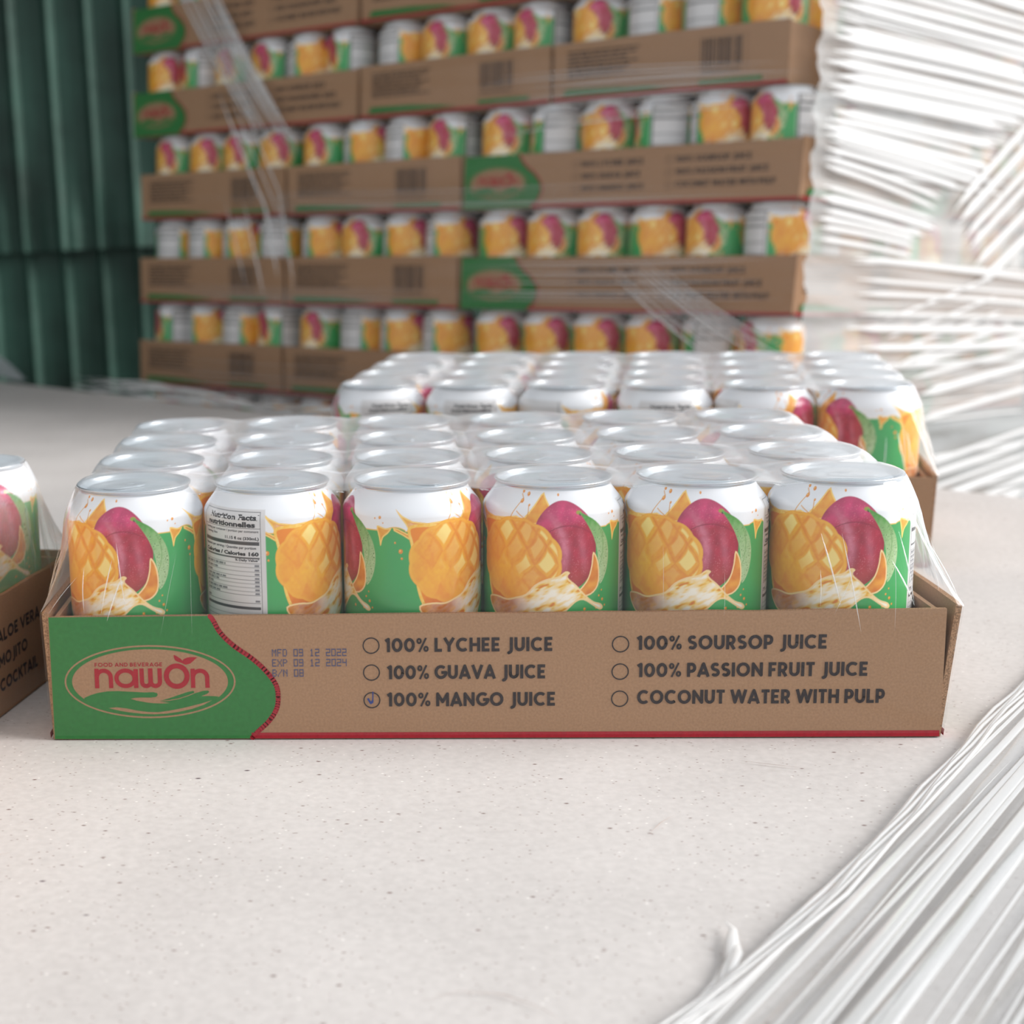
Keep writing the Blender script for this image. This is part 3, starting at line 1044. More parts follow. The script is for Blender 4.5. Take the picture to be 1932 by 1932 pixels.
def can_obj(kind, M, view_phi, out_dir, label, group, lettering_=False, zs=1.0):
    """view_phi: label angle that faces direction out_dir (degrees, in M's frame)"""
    if kind not in PROTO:
        r = bpy.data.objects.new('juice_can', {'hi': ME_CAN_HI, 'mid': ME_CAN_MID, 'lo': ME_CAN_LO}[kind])
        parts = [('lid', ME_RIM_LO)] if kind == 'lo' else [('rim', ME_RIM), ('lid', ME_LID), ('pull_tab', ME_TAB)]
        PROTO[kind] = (r, parts)
    base, parts = PROTO[kind]
    r = base.copy()
    COL.objects.link(r)
    r.matrix_world = M @ Matrix.Rotation(radians(out_dir - view_phi), 4, 'Z') @ Matrix.Diagonal((1, 1, zs, 1))
    for n, me in parts:
        c = bpy.data.objects.new(n, me)
        COL.objects.link(c)
        c.parent = r
        if n == 'pull_tab':
            c.rotation_euler = (0, 0, random.uniform(0, 6.28))
    if lettering_:
        obj('nutrition_lettering', ME_NUTR, r)
    tag(r, label, 'can', group)
    return r


def face_words(v):
    v = v % 360
    if v < 25 or v >= 345:
        return 'green stripe and juice splash'
    if v < 65:
        return 'cut orange mango with red edge'
    if v < 118:
        return 'red mango and green leaf'
    if v < 165:
        return 'green field and juice splash'
    if v < 205:
        return 'cut orange mango'
    if v < 250:
        return 'cut mango beside red mango'
    if v < 285:
        return 'red mango and white panel'
    return 'white nutrition panel'


ORD = ['first', 'second', 'third', 'fourth', 'fifth', 'sixth', 'seventh', 'eighth', 'ninth', 'tenth', 'eleventh', 'twelfth', 'thirteenth', 'fourteenth']
SP = 66.89


# ------------------------------------------------------------------ shrink film over a tray
def shrink_film(M, label, seed=1, top=116.0, amp=1.0, zlip=62.0, flare=0.0):
    rg = np.random.RandomState(seed)
    hx, hy, cy = 2.5 * SP, 1.5 * SP, 37.4 + 1.5 * SP
    dirs, base = [], []
    NS, NA, NY = 110, 26, 70
    corners = [(1, -1, -90), (1, 1, 0), (-1, 1, 90), (-1, -1, 180)]
    for ci, (sx, sy, a0) in enumerate(corners):
        for k in range(NA):
            a = radians(a0 + 90 * k / NA)
            dirs.append((cos(a), sin(a)))
            base.append((sx * hx, sy * hy))
        a = radians(a0 + 90)
        nx_, ny_ = corners[(ci + 1) % 4][:2]
        n = NY if ci in (0, 2) else NS
        for k in range(n):
            t = k / n
            dirs.append((cos(a), sin(a)))
            base.append(((sx + (nx_ - sx) * t) * hx, (sy + (ny_ - sy) * t) * hy))
    D = np.array(dirs)
    B = np.array(base)
    N = len(D)
    per = np.cumsum(np.r_[0, np.hypot(*(np.diff(B + D * 33, axis=0).T))])
    wr = lambda f, p: np.sin(per * f + p + 2 * np.sin(per * f * .31 + p))
    ca = np.minimum(np.abs(D[:, 0]), np.abs(D[:, 1]))
    lipd = 37.9 / np.maximum(np.abs(D[:, 0]), np.abs(D[:, 1]))
    lip = B + D * lipd[:, None]
    lip[:, 0] += np.where(lip[:, 0] > 0, 1.0 + flare, -1.0) * 3.4 * (np.abs(lip[:, 0]) > hx + 30)
    corner = np.exp(-((np.abs(B[:, 0]) - hx) / 18) ** 2 - ((np.abs(B[:, 1]) - hy) / 18) ** 2)
    # scallop: between cans the film falls in a little
    def near_can(px, py):
        i = np.clip(np.round(px / SP + 2.5), 0, 5)
        j = np.clip(np.round((py) / SP + 1.5), 0, 3)
        return np.hypot(px - (i - 2.5) * SP, py - (j - 1.5) * SP)
    rings = []
    K1 = 70
    for k in range(K1 + 1):
        f = k / K1
        xy = (B + D * 27.2) * f
        d = near_can(xy[:, 0], xy[:, 1])
        g = np.clip((d - 26) / 20, 0, 1)
        z = top - amp * 2.4 * g * g * (3 - 2 * g) + 0.12 * np.sin(xy[:, 0] * .21 + seed) * np.sin(xy[:, 1] * .27)
        z = z - np.clip((f - 0.985) / 0.015, 0, 1) * 0.5
        rings.append(np.column_stack([xy, z]))
    d = near_can(*(B.T))
    bx = np.abs(((B[:, 0] / SP + 2.5) + .5) % 1 - .5) * 2
    by = np.abs(((B[:, 1] / SP + 1.5) + .5) % 1 - .5) * 2
    mid = np.where(np.abs(D[:, 1]) > .99, bx, np.where(np.abs(D[:, 0]) > .99, by, 0))
    mid = mid ** 2
    for f in np.linspace(0.2, 1, 5):
        r = 27.2 + (33.7 - 27.2) * f
        z = top - 0.5 - 13.5 * f ** 1.2
        rings.append(np.column_stack([B + D * (r - 2.5 * mid * sin(pi * min(f, .99)) - 1.5 * mid * f)[:, None], np.full(N, z)]))
    s0 = B + D * (33.7 - 1.5 * mid)[:, None]
    z0 = top - 14
    for f in np.linspace(0.12, 1, 10):
        xy = s0 * (1 - f) + lip * f
        w = (0.35 + 1.3 * corner) * sin(pi * f) * 0.7 * (0.3 + np.abs(wr(0.55, seed))) + 2.0 * np.exp(-f * 5) * 0.4
        belly = -2.2 * corner * sin(pi * f)
        rings.append(np.column_stack([xy + D * (w + belly)[:, None], np.full(N, z0 + (zlip - z0) * f)]))
    for z in (61.2, 58, 50, 38, 24, 10, 2.0):
        w = 0.5 + 0.25 * wr(0.4, seed + z * .02) * (z > 8)
        t = (62 - z) / 60
        xy = lip.copy()
        xy[:, 0] -= np.sign(xy[:, 0]) * (np.abs(lip[:, 0]) > hx + 30) * (2.6 + 3.4 * flare * (lip[:, 0] > 0)) * t
        rings.append(np.column_stack([xy + D * np.asarray(w)[:, None], np.full(N, z)]))
    Pm = np.array(rings)
    Pm[..., 1] += cy
    me = grid_mesh('shrink_film', Pm, FILM_TRAY, wrap_u=True)
    me.materials.append(FILM_SKIRT)
    mi_ = np.zeros(len(me.polygons), dtype=np.int32)
    mi_[-7 * N:] = 1
    me.polygons.foreach_set('material_index', mi_)
    o = obj('shrink_film', me)
    o.matrix_world = M
    tag(o, label, 'plastic film', None)
    # raised creases that run from the shoulders of the cans to the tray edge
    V, F = [], []
    k0 = K1 + 5
    for _ in range(170):
        i = rg.randint(N)
        if corner[i] < 0.15 and rg.rand() < 0.95:
            continue
        sh = rg.randint(-3, 4)
        ra, rb = k0 + rg.randint(2, 7), k0 + rg.randint(10, 14)
        wdt = rg.uniform(0.1, 0.4) * (2.2 if corner[i] > .3 else 0.7)
        c1 = (i + sh) % N if corner[i] > .15 else i
        q0, q1 = Pm[ra, i], Pm[rb, c1]
        nrm_ = np.array([D[i, 0], D[i, 1], 0.25])
        path = [q0 * (1 - t) + q1 * t + nrm_ * (0.4 + 1.0 * sin(pi * t)) for t in np.linspace(0, 1, 9)]
        ribbon(V, F, path, wdt, np.array([D[i, 0], D[i, 1], 0.0]), 0.35)
    c = obj('crease', mesh('creases', V, F, FILM_CREASE, smooth=True), o)
    c['kind'] = 'stuff'
    return o


def ribbon(V, F, path, w, n, th=0.3, tp=0.25):
    """lens-shaped strand along path, flat side facing n, tapered ends"""
    path = [np.asarray(p, float) for p in path]
    m = len(path)
    b = len(V)
    for k, p in enumerate(path):
        t = path[min(k + 1, m - 1)] - path[max(k - 1, 0)]
        t = t / (np.linalg.norm(t) + 1e-9)
        s = np.cross(t, n)
        s = s / (np.linalg.norm(s) + 1e-9)
        tap = max(0.06, min(1, min(k, m - 1 - k) / (m * tp)))
        hw = w * tap / 2
        for u, v in ((-1, 0), (-.5, .8), (.0, 1), (.5, .8), (1, 0), (0, -.4)):
            V.append(tuple(p + s * hw * u + n * v * w * th * tap))
    for k in range(m - 1):
        for q in range(6):
            a, c = b + k * 6 + q, b + k * 6 + (q + 1) % 6
            F.append((a, c, c + 6, a + 6))


# ------------------------------------------------------------------ the setting
# corrugated green wall behind, in two courses of sheets that overlap at a ledge
def wall_sheet(x0, x1, z0, z1, yoff, dent=0.0, seed=0):
    rg = np.random.RandomState(seed)
    pitch = 76.0
    nx = int((x1 - x0) / 4)
    zs = np.linspace(z0, z1, 34)
    xs = np.linspace(x0, x1, nx)
    ph = ((xs + 30) / pitch) % 1
    rib = np.interp(ph, [0, .36, .45, .55, .64, 1], [0, 0, 1, 1, 0, 0]) * 16
    Pm = np.zeros((len(zs), nx, 3))
    for j, z in enumerate(zs):
        wob = 3 * np.sin(xs * .011 + z * .004 + seed) + dent * np.exp(-((z - z0 - 40) / 45) ** 2) * (np.sin(xs * .045 + seed) + .4 * np.sin(xs * .13))
        Pm[j, :, 0] = xs
        Pm[j, :, 1] = yoff - rib + wob
        Pm[j, :, 2] = z
    return grid_mesh('steel_sheet', Pm, GREEN_STEEL)


STK = Matrix.Translation(Vector((545.45, 888.49, 179.57)) * MM) @ Matrix(((0.7189576, 0.69367481, 0.04376341, 0), (-0.69501812, 0.71685488, 0.05539763, 0), (0.00705592, -0.07024491, 0.99750482, 0), (0, 0, 0, 1)))
STACK_PITCH = 115.0

wall = bpy.data.objects.new('wall_back', None)
COL.objects.link(wall)
wall['kind'] = 'structure'
wall.matrix_world = Matrix.Translation((0, 2.55, 0)) @ Matrix.Rotation(radians(-1.2), 4, 'Y')
x = -2500
k = 0
while x < 1200:
    x1_ = x + 836
    obj('steel_sheet', wall_sheet(x, x1_, 175, 2600, 0 + (k % 2) * 1.2, 14, k), wall)
    obj('steel_sheet', wall_sheet(x, x1_, -1000, 215, 26 + (k % 2) * 1.2, 4, k + 9), wall)
    x += 820
    k += 1
V, F = boxes([(-2500, 2000, 30, 70, 130, 210)])
obj('rail', mesh('rail', V, F, GREEN_STEEL), wall)
V, F = boxes([(-6000, 6000, -4000, 2620, -1100, -1000)])
fl = obj('floor', mesh('floor', V, F, CONCRETE))
fl['kind'] = 'structure'

# unseen left wall of the same green sheets, added to block sky light
wl = bpy.data.objects.new('added_shade_wall', None)
COL.objects.link(wl)
wl['kind'] = 'structure'
wl.matrix_world = Matrix.Translation((-2.45, 0, 0)) @ Matrix.Rotation(pi / 2, 4, 'Z')
x = 850
k = 20
while x < 2500:
    obj('steel_sheet', wall_sheet(x, x + 836, -1000, 2600, (k % 2) * 1.2, 6, k), wl)
    x += 820
    k += 1

# unseen roof sheet over the back left, added to darken the stack
rf = obj('added_shade_roof', grid_mesh('added_shade_roof', np.stack([np.linspace(-2500, 250, 200)[None, :].repeat(2, 0), np.array([[1000.0], [2620.0]]).repeat(200, 1),
                                                   (1330 + 14 * np.sin(np.linspace(-2500, 250, 200) * .083))[None, :].repeat(2, 0)], -1), GREEN_STEEL))
rf['kind'] = 'structure'

# ------------------------------------------------------------------ the paperboard sheet on the near load
EDIR = np.array([0.6285, 0.7778])       # along the right edge, away from the camera
ENRM = np.array([0.7778, -0.6285])      # outwards over the right edge
E0 = np.array([127.0, -264.0])
c_ = np.array([777.0, 352.0])            # back right corner
bdir = np.array([-0.667, 0.745])
NU, NV = 90, 90
U_, V_ = np.meshgrid(np.linspace(0, 1, NU), np.linspace(0, 1, NV))
PX = c_[0] + bdir[0] * 1950 * U_ - EDIR[0] * 1500 * V_
PY = c_[1] + bdir[1] * 1950 * U_ - EDIR[1] * 1500 * V_
ZW = 0.8 * np.sin(PX * .006) * np.sin(PY * .007)
flat = np.exp(-(((PX - 60) / 420) ** 2 + ((PY - 150) / 420) ** 4))
ZT = ZW * (1 - flat) - 0.6
ZT -= 26 * np.clip(1 - (1 - U_) / 0.3, 0, 1) ** 2 * 0.0
top_ = np.stack([PX, PY, ZT], -1)
bot_ = top_.copy()
bot_[..., 2] -= 1.6
idx = np.arange(NU * NV).reshape(NV, NU)
Vt = np.concatenate([top_.reshape(-1, 3), bot_.reshape(-1, 3)])
q = np.stack([idx[:-1, :-1], idx[:-1, 1:], idx[1:, 1:], idx[1:, :-1]], -1).reshape(-1, 4)
Ft = [tuple(f) for f in q] + [tuple(f[::-1] + NU * NV) for f in q]
loop = list(idx[0, :]) + list(idx[1:, -1]) + list(idx[-1, -2::-1]) + list(idx[-2:0:-1, 0])
for a, b in zip(loop, loop[1:] + loop[:1]):
    Ft.append((a, a + NU * NV, b + NU * NV, b))
sheet = obj('paperboard_sheet', mesh('paperboard_sheet', Vt, Ft, SHEET, smooth=False))
tag(sheet, 'large pale beige paperboard sheet the foreground trays stand on', 'paperboard sheet')


V, F = [], []
for pts in ([(46, -246), (60, -240), (74, -243), (84, -252), (90, -262)], [(150, -120), (158, -108), (166, -100)], [(96, -92), (103, -84)],
            [(-120, -130), (-108, -122), (-100, -119)], [(118, -300), (132, -290), (146, -288)], [(210, -40), (222, -46), (236, -52)], [(-40, -118), (-34, -112)]):
    q = [np.array([a, b, 0.35]) for a, b in pts]
    ribbon(V, F, q, 0.55, np.array([0, 0, 1.0]), 0.3, 0.5)
sc = obj('scuff_mark', mesh('scuff_mark', V, F, mat('scuff_brown', (176, 158, 150), 0.9)), sheet)
sc['kind'] = 'stuff'


def load_below(name, label, origin, d1, d2, L1, L2, ztop, layers, M=None):
    """closed carton layers under the sheet, standing on a wooden pallet"""
    root = bpy.data.objects.new(name, None)
    COL.objects.link(root)
    a = atan2(d1[1], d1[0])
    root.matrix_world = M if M is not None else M4((origin[0], origin[1], 0), a)
    tag(root, label, 'pallet load')
    flip = 1 if d1[0] * d2[1] - d1[1] * d2[0] > 0 else -1
    for k in range(layers):
        z1 = ztop - k * 116
        bl = []
        nx_ = max(1, int(L1 // 415))
        ny_ = max(1, int(L2 // 280))
        for i in range(nx_):
            for j in range(ny_):
                y0, y1 = flip * (j * L2 / ny_ + 4), flip * ((j + 1) * L2 / ny_ - 4)
                bl.append((i * L1 / nx_ + 4, (i + 1) * L1 / nx_ - 4, min(y0, y1), max(y0, y1), z1 - 112, z1 - 0.5))
        V, F = boxes(bl)
        obj('carton_layer', mesh('carton_layer', V, F, KRAFT), root)
    zb = ztop - layers * 116
    for i in range(9):
        y0, y1 = flip * (i * L2 / 9 + 6), flip * ((i + 1) * L2 / 9 - 12)
        V, F = boxes([(0, L1, min(y0, y1), max(y0, y1), zb - 22, zb)])
        obj('deck_board', mesh('deck_board', V, F, WOOD), root)
    for i in (0, 1, 2):
        y0 = flip * (i * (L2 - 90) / 2)
        y1 = y0 + flip * 90
        V, F = boxes([(0, L1, min(y0, y1), max(y0, y1), -999.0, zb - 22)])
        obj('bearer', mesh('bearer', V, F, WOOD), root)
    return root


cc = c_ - ENRM * 16
load_below('carton_load', 'wrapped brown carton load under the pale sheet', cc, (-EDIR[0], -EDIR[1]), (bdir[0], bdir[1]), 1480, 1900, -3, 7)

# ------------------------------------------------------------------ near tray with its 24 cans
YAW = -0.0772609
M_NEAR = M4((105.12, 0, 0), YAW)
make_tray(M_NEAR, 'open cardboard tray of cans in the middle foreground, green oval emblem at left', flare=True)
front_view = [91, 358, 149, 215, 216, 216]
rv = [[100, 80, 60, 120, 75, 200], [200, 95, 310, 70, 230, 40], [60, 150, 20, 90, 100, 250]]
ROWN = ['front row', 'second row', 'third row', 'back row']
for j in range(4):
    for i in range(6):
        v = front_view[i] if j == 0 else rv[j - 1][i]
        lab = '%s can, %s from left in the %s of the middle foreground tray' % (
            {0: 'Mango juice', 1: 'Mango juice', 2: 'Mango juice', 3: 'Mango juice'}[j], ORD[i], ROWN[j])
        if j == 0:
            lab = '%s can, %s from left, front row of foreground tray' % (face_words(v), ORD[i])
        jx, jy = (random.uniform(-.5, .5), random.uniform(-.4, .4)) if j else (0, 0)
        loc = ((i - 2.5) * SP + jx, 37.4 + j * SP + jy, 2.5)
        m = M_NEAR @ M4(loc)
        # the label angle is measured towards the camera
        p = m.translation
        to_cam = math.degrees(atan2(-0.7036 - p.y, 0 - p.x)) - math.degrees(YAW)
        can_obj('hi', m, v, to_cam, lab, 'cans in the middle foreground tray', lettering_=(j == 0 and i in (1, 3, 4)))
shrink_film(M_NEAR, 'clear shrink film stretched over the foreground tray of cans', 3, top=118.2, flare=1.0)

# ------------------------------------------------------------------ far tray, behind to the right
ya = radians(-15.1)
M_FAR = M4((244, 363, 0), ya)
make_tray(M_FAR, 'cardboard tray of cans behind the foreground tray, at right', date=False)
fv = [306, 318, 357, 312, 22, 108]
for j in range(4):
    for i in range(6):
        v = fv[i] if j == 0 else (i * 77 + j * 131 + 40) % 360
        m = M_FAR @ M4(((i - 2.5) * SP, 37.4 + j * SP, 2.5))
        p = m.translation
        to_cam = math.degrees(atan2(-0.7036 - p.y, 0 - p.x)) + 15.1
        lab = '%s can, %s from left, front row of rear tray' % (face_words(v), ORD[i]) if j == 0 else \
            'Mango juice can, %s from left in the %s of the rear tray' % (ORD[i], ROWN[j])
        can_obj('mid', m, v, to_cam, lab, 'cans in the tray behind', lettering_=(j == 0 and i in (0, 1, 3)))
shrink_film(M_FAR, 'clear shrink film over the rear tray of cans at right', 5, top=118.2)

# ------------------------------------------------------------------ left tray, cut by the frame
yl = radians(75)
back = np.array([-99.0, 155.0])         # its back right corner
dl = np.array([cos(yl), sin(yl)])
org = back - dl * 207.5
M_LEFT = M4((org[0] - 4.0, org[1], 0), yl)
make_tray(M_LEFT, 'cardboard tray of cans cut off by the left frame edge', date=False, long_print=False, second='flavours')
for j in range(4):
    for i in range(6):
        v = 60 if (i, j) == (5, 0) else (140 if (i, j) == (4, 0) else (i * 97 + j * 151) % 360)
        m = M_LEFT @ M4(((i - 2.5) * SP, 37.4 + j * SP, 2.5))
        p = m.translation
        to_cam = math.degrees(atan2(-0.7036 - p.y, 0 - p.x)) - 75
        if (i, j) == (5, 0):
            lab = 'can with red mango in the left tray, nearest the middle foreground tray'
        elif (i, j) == (4, 0):
            lab = 'can at the left frame edge, in front of the red mango can'
        else:
            lab = 'Mango juice can in the left tray, %s along the %s' % (ORD[i], ROWN[j])
        can_obj('mid', m, v, to_cam, lab, 'cans in the tray at the left edge')
shrink_film(M_LEFT, 'clear shrink film over the tray at the left frame edge', 8, top=118.2)

# ------------------------------------------------------------------ the tall stack behind
# local frame of the stack: x runs right along the lit front face (0 = near corner), y runs back along the right face
LAY = {
    -1: ('SSL', 0, 0), 0: ('SSL', 0, 0), 1: ('SSL', 0, 0), 2: ('SSL', 0, 0), 3: ('LSS', -20, 4), 4: ('LSS', -24, 6), 5: ('LSS', -26, 6)}
VIEWS = {
    -1: [100, 60, 260, 10, 200, 40, 60, 90, 20, 110, 200, 215, 90, 30],
    0: [300, 45, 8, 285, 110, 3, 46, 30, 214, 214, 214, 222, 318, 128],
    1: [352, 12, 44, 344, 42, 100, 52, 36, 200, 88, 84, 190, 102, 10],
    2: [262, 94, 112, 92, 112, 44, 10, 262, 240, 318, 82, 312, 44, 262],
    3: [80, 300, 265, 262, 40, 292, 8, 108, 92, 262, 86, 352, 345, 200],
    4: [90, 20, 200, 40, 300, 110, 60, 230, 10, 90, 340, 50, 100, 215],
    5: [60] * 14}
LN = {-1: 'lowest visible', 0: 'second lowest', 1: 'third lowest', 2: 'fourth', 3: 'fifth', 4: 'top'}
nst = 0
for k in (-1, 0, 1, 2, 3, 4):
    pat, sh, shy = LAY[k]
    z0 = -57 + (k - 1) * STACK_PITCH
    lens = {'S': 275.0, 'L': 410.0}
    widths = [lens[c] for c in pat]
    gaps = [0, 5, 6] if pat == 'SSL' else [0, 6, 4]
    x = -972 + (sh or 0)
    if sh:
        gaps = [0, 6, 4]
    cols = []
    ci = 0
    for ti, c in enumerate(pat):
        x += gaps[ti]
        w_ = lens[c]
        ox = x + w_ / 2
        x += w_
        tl = '%s from left, %s layer of tall stack' % (ORD[ti], LN[k])
        kind = 'long printed side' if c == 'L' else 'short barcode end'
        lab = 'cardboard tray showing its %s, %s' % (kind, tl)
        if c == 'L':
            M = STK @ M4((ox, shy, z0))
            make_tray(M, lab, 'trays in the tall stack', date=False)
        else:
            # turned so that an end panel faces the front: tray frame x' runs back
            M = STK @ M4((ox - 137.5, shy + 207.5, z0), -pi / 2)
            make_tray(M, lab, 'trays in the tall stack', date=False, long_print=(ti == 2))
        ncol = 6 if c == 'L' else 4
        for i in range(ncol):
            for jrow in range(2):
                v = VIEWS[k][ci] if jrow == 0 else (ci * 83 + k * 57 + 200) % 360
                if k == -1 and (ci > 6 or jrow):
                    continue
                if k == 0 and jrow and ci > 5:
                    continue
                px = ox + (i - (ncol - 1) / 2) * SP + random.uniform(-.8, .8)
                py = shy + 37.4 + jrow * SP + random.uniform(-.6, .6) + (3 if c == 'S' else 0)
                M = STK @ M4((px, py, z0 + 2.5))
                p = M.translation
                loc = STK.inverted() @ Vector((0, -0.7036, 0.247))
                to_cam = math.degrees(atan2(loc.y - py * MM, loc.x - px * MM))
                lab = ('%s can, %s from left, %s layer of tall stack' % (face_words(v), ORD[ci], LN[k]) if jrow == 0 else
                       'can behind the %s front can, %s layer of tall stack' % (ORD[ci], LN[k]))
                can_obj('lo', M, v, to_cam, lab, 'cans in the tall stack', zs=0.97)
                nst += 1
            ci += 1
    # right face: remaining column of the corner tray, then the next trays back
    last = pat[-1]
    right_x = ox + lens[last] / 2
    depth0 = 275.0 if last == 'L' else 410.0
    nrow = 4 if last == 'L' else 6
    y_next = shy + depth0 + 8
    d2 = 410.0 if last == 'L' else 275.0
    n2 = 6 if last == 'L' else 4
    if k >= 0:
        for jrow in range(2, nrow):
            py = shy + 37.4 + jrow * SP
            M = STK @ M4((right_x - 37.4, py, z0 + 2.5))
            can_obj('lo', M, (jrow * 71 + k * 47) % 360, -40, 'can %s back from corner on right side, %s layer of tall stack' % (ORD[jrow], LN[k]), 'cans in the tall stack', zs=0.97)
            nst += 1
        lab = 'tray behind the corner tray on the right side, %s layer of tall stack' % LN[k]
        if n2 == 6:
            M = STK @ M4((right_x, y_next + 205, z0), pi / 2)
            make_tray(M, lab, 'trays in the tall stack', date=False, long_print=(k in (0, 2)))
        else:
            M = STK @ M4((right_x - 207.5, y_next, z0), 0)
            make_tray(M, lab, 'trays in the tall stack', date=False)
        for jrow in range(n2):
            py = y_next + 37.4 + jrow * SP
            M = STK @ M4((right_x - 37.4, py, z0 + 2.5))
            can_obj('lo', M, (jrow * 113 + k * 61 + 30) % 360, -40, 'can %s along second tray on right side, %s layer of tall stack' % (ORD[jrow], LN[k]), 'cans in the tall stack', zs=0.97)
            nst += 1
print('stack cans', nst)
load_below('carton_load', 'brown carton load under the tall stack', None, (1, 0), (0, 1), 965, 690, -2, 7, M=STK @ Matrix.Translation((-0.965, 0.002, (-57 - 2 * 115) * MM)))
for o in bpy.data.objects:
    if o.name.startswith('bearer') and o.parent and 'tall' in o.parent.get('label', ''):
        pass

# ------------------------------------------------------------------ stretch film round the stack
def bez(p0, p1, sag, n=12):
    p0, p1, sag = map(lambda a: np.asarray(a, float), (p0, p1, sag))
    return [p0 * (1 - t) + p1 * t + sag * 4 * t * (1 - t) for t in np.linspace(0, 1, n)]


root = bpy.data.objects.new('stretch_film', None)
COL.objects.link(root)
root.matrix_world = STK
tag(root, 'clear stretch film wound round the tall stack, in white streaks on its right side', 'plastic film')
# front sheet
xs = np.linspace(-975, 8, 120)
zs = np.linspace(-400, 440, 120)
Xg, Zg = np.meshgrid(xs, zs)
Yg = -9 + 2.0 * np.sin(Zg * .09 + 1.5 * np.sin(Xg * .006)) + 1.2 * np.sin(Zg * .21 + Xg * .01)
obj('front_film', grid_mesh('front_film', np.stack([Xg, Yg, Zg], -1), FILM_WRAP), root)
ys = np.linspace(-9, 730, 110)
Yg, Zg = np.meshgrid(ys, zs)
Xg = 15 + 2.5 * np.sin(Zg * .12 + .004 * Yg * 3) + 1.5 * np.sin(Zg * .3 - Yg * .012)
obj('side_film', grid_mesh('side_film', np.stack([Xg, Yg, Zg], -1), FILM_SIDE), root)

rg = np.random.RandomState(11)
V, F = [], []
nR = np.array([1.0, 0, 0])
X0 = 21


def fam(n, a0, a1, b0, b1, w0, w1, sag=0.0, gap=0.12):
    """n strands between the lines a0-a1 (start) and b0-b1 (end), (y, z) on the right face"""
    for i in range(n):
        t = (i + rg.uniform(-.25, .25)) / max(1, n - 1)
        if rg.rand() < gap:
            continue
        s = np.array([X0 + rg.uniform(-2, 3), a0[0] + (a1[0] - a0[0]) * t, a0[1] + (a1[1] - a0[1]) * t])
        e = np.array([X0 + rg.uniform(-2, 3), b0[0] + (b1[0] - b0[0]) * t, b0[1] + (b1[1] - b0[1]) * t])
        u0, u1 = rg.uniform(0, .05), rg.uniform(.8, 1.0)
        s, e = s * (1 - u0) + e * u0, s * (1 - u1) + e * u1
        ribbon(V, F, bez(s, e, (0, 0, sag + rg.uniform(-2, 2)), 20), rg.uniform(w0, w1), nR, 0.10, 0.1)


fam(13, (-8, 300), (-6, 168), (740, 330), (640, 180), 6, 15, 1.0, .1)
fam(7, (40, 430), (-4, 315), (740, 440), (735, 345), 6, 15, 1)
fam(10, (-6, 158), (-6, 92), (600, 165), (350, 60), 5, 12, 1.0)
fam(6, (-4, 70), (-4, 18), (320, 48), (270, 6), 5, 11, 0.5)
fam(6, (340, 62), (440, -20), (760, 275), (760, 110), 10, 22, 0)
fam(7, (70, 2), (90, -110), (740, -12), (740, -110), 4, 9, 0, .2)
fam(17, (250, -112), (370, -370), (740, -75), (740, -350), 6, 13, 0, .1)
fam(5, (140, -50), (220, -110), (520, 20), (560, -70), 4, 8, 0, .3)
X0 = 19
fam(26, (-8, 310), (-6, 92), (740, 330), (560, 90), 1.5, 4, 1.0, .15)
fam(16, (60, 0), (200, -330), (740, 0), (740, -330), 1.5, 4, 0, .15)
o = obj('fold', mesh('film_folds_side', V, F, FILM_FOLD, smooth=True), root)
o['kind'] = 'stuff'
V, F = [], []
nF = np.array([0, -1.0, 0])


def famF(n, a0, a1, b0, b1, w0, w1, sag=0.0, gap=0.1):
    for i in range(n):
        if rg.rand() < gap:
            continue
        t = (i + rg.uniform(-.3, .3)) / max(1, n - 1)
        s = np.array([a0[0] + (a1[0] - a0[0]) * t, -13, a0[1] + (a1[1] - a0[1]) * t])
        e = np.array([b0[0] + (b1[0] - b0[0]) * t, -13, b0[1] + (b1[1] - b0[1]) * t])
        u0, u1 = rg.uniform(0, .2), rg.uniform(.8, 1.0)
        s, e = s * (1 - u0) + e * u0, s * (1 - u1) + e * u1
        ribbon(V, F, bez(s, e, (0, 0, sag)), rg.uniform(w0, w1), nF, 0.25)


famF(9, (-915, 400), (-850, 400), (-700, 120), (-650, 120), 2, 7, -6)
famF(5, (-830, 260), (-760, 260), (-690, 20), (-650, 60), 2, 5, -4)
famF(4, (-800, 110), (-700, 110), (-740, -60), (-660, -50), 2, 5, 2)
famF(8, (-222, 2), (-160, 2), (-70, -106), (20, -100), 1.5, 4, -5)
famF(12, (-400, 205), (-400, 128), (5, 190), (5, 150), 0.8, 2.2, 4, .3)
famF(12, (-900, 92), (-900, 60), (-5, 80), (-5, 50), 0.6, 1.6, -4, .4)
famF(12, (-420, -5), (-420, -60), (5, 0), (5, -55), 0.8, 2.2, -2, .3)
famF(10, (-950, -30), (-950, -60), (-400, -35), (-400, -62), 0.6, 1.6, -3, .3)
famF(10, (-960, -130), (-960, -190), (-450, -130), (-450, -190), 0.8, 2.0, -3, .2)
o = obj('fold', mesh('film_folds_front', V, F, FILM_THINFOLD, smooth=True), root)
o['kind'] = 'stuff'

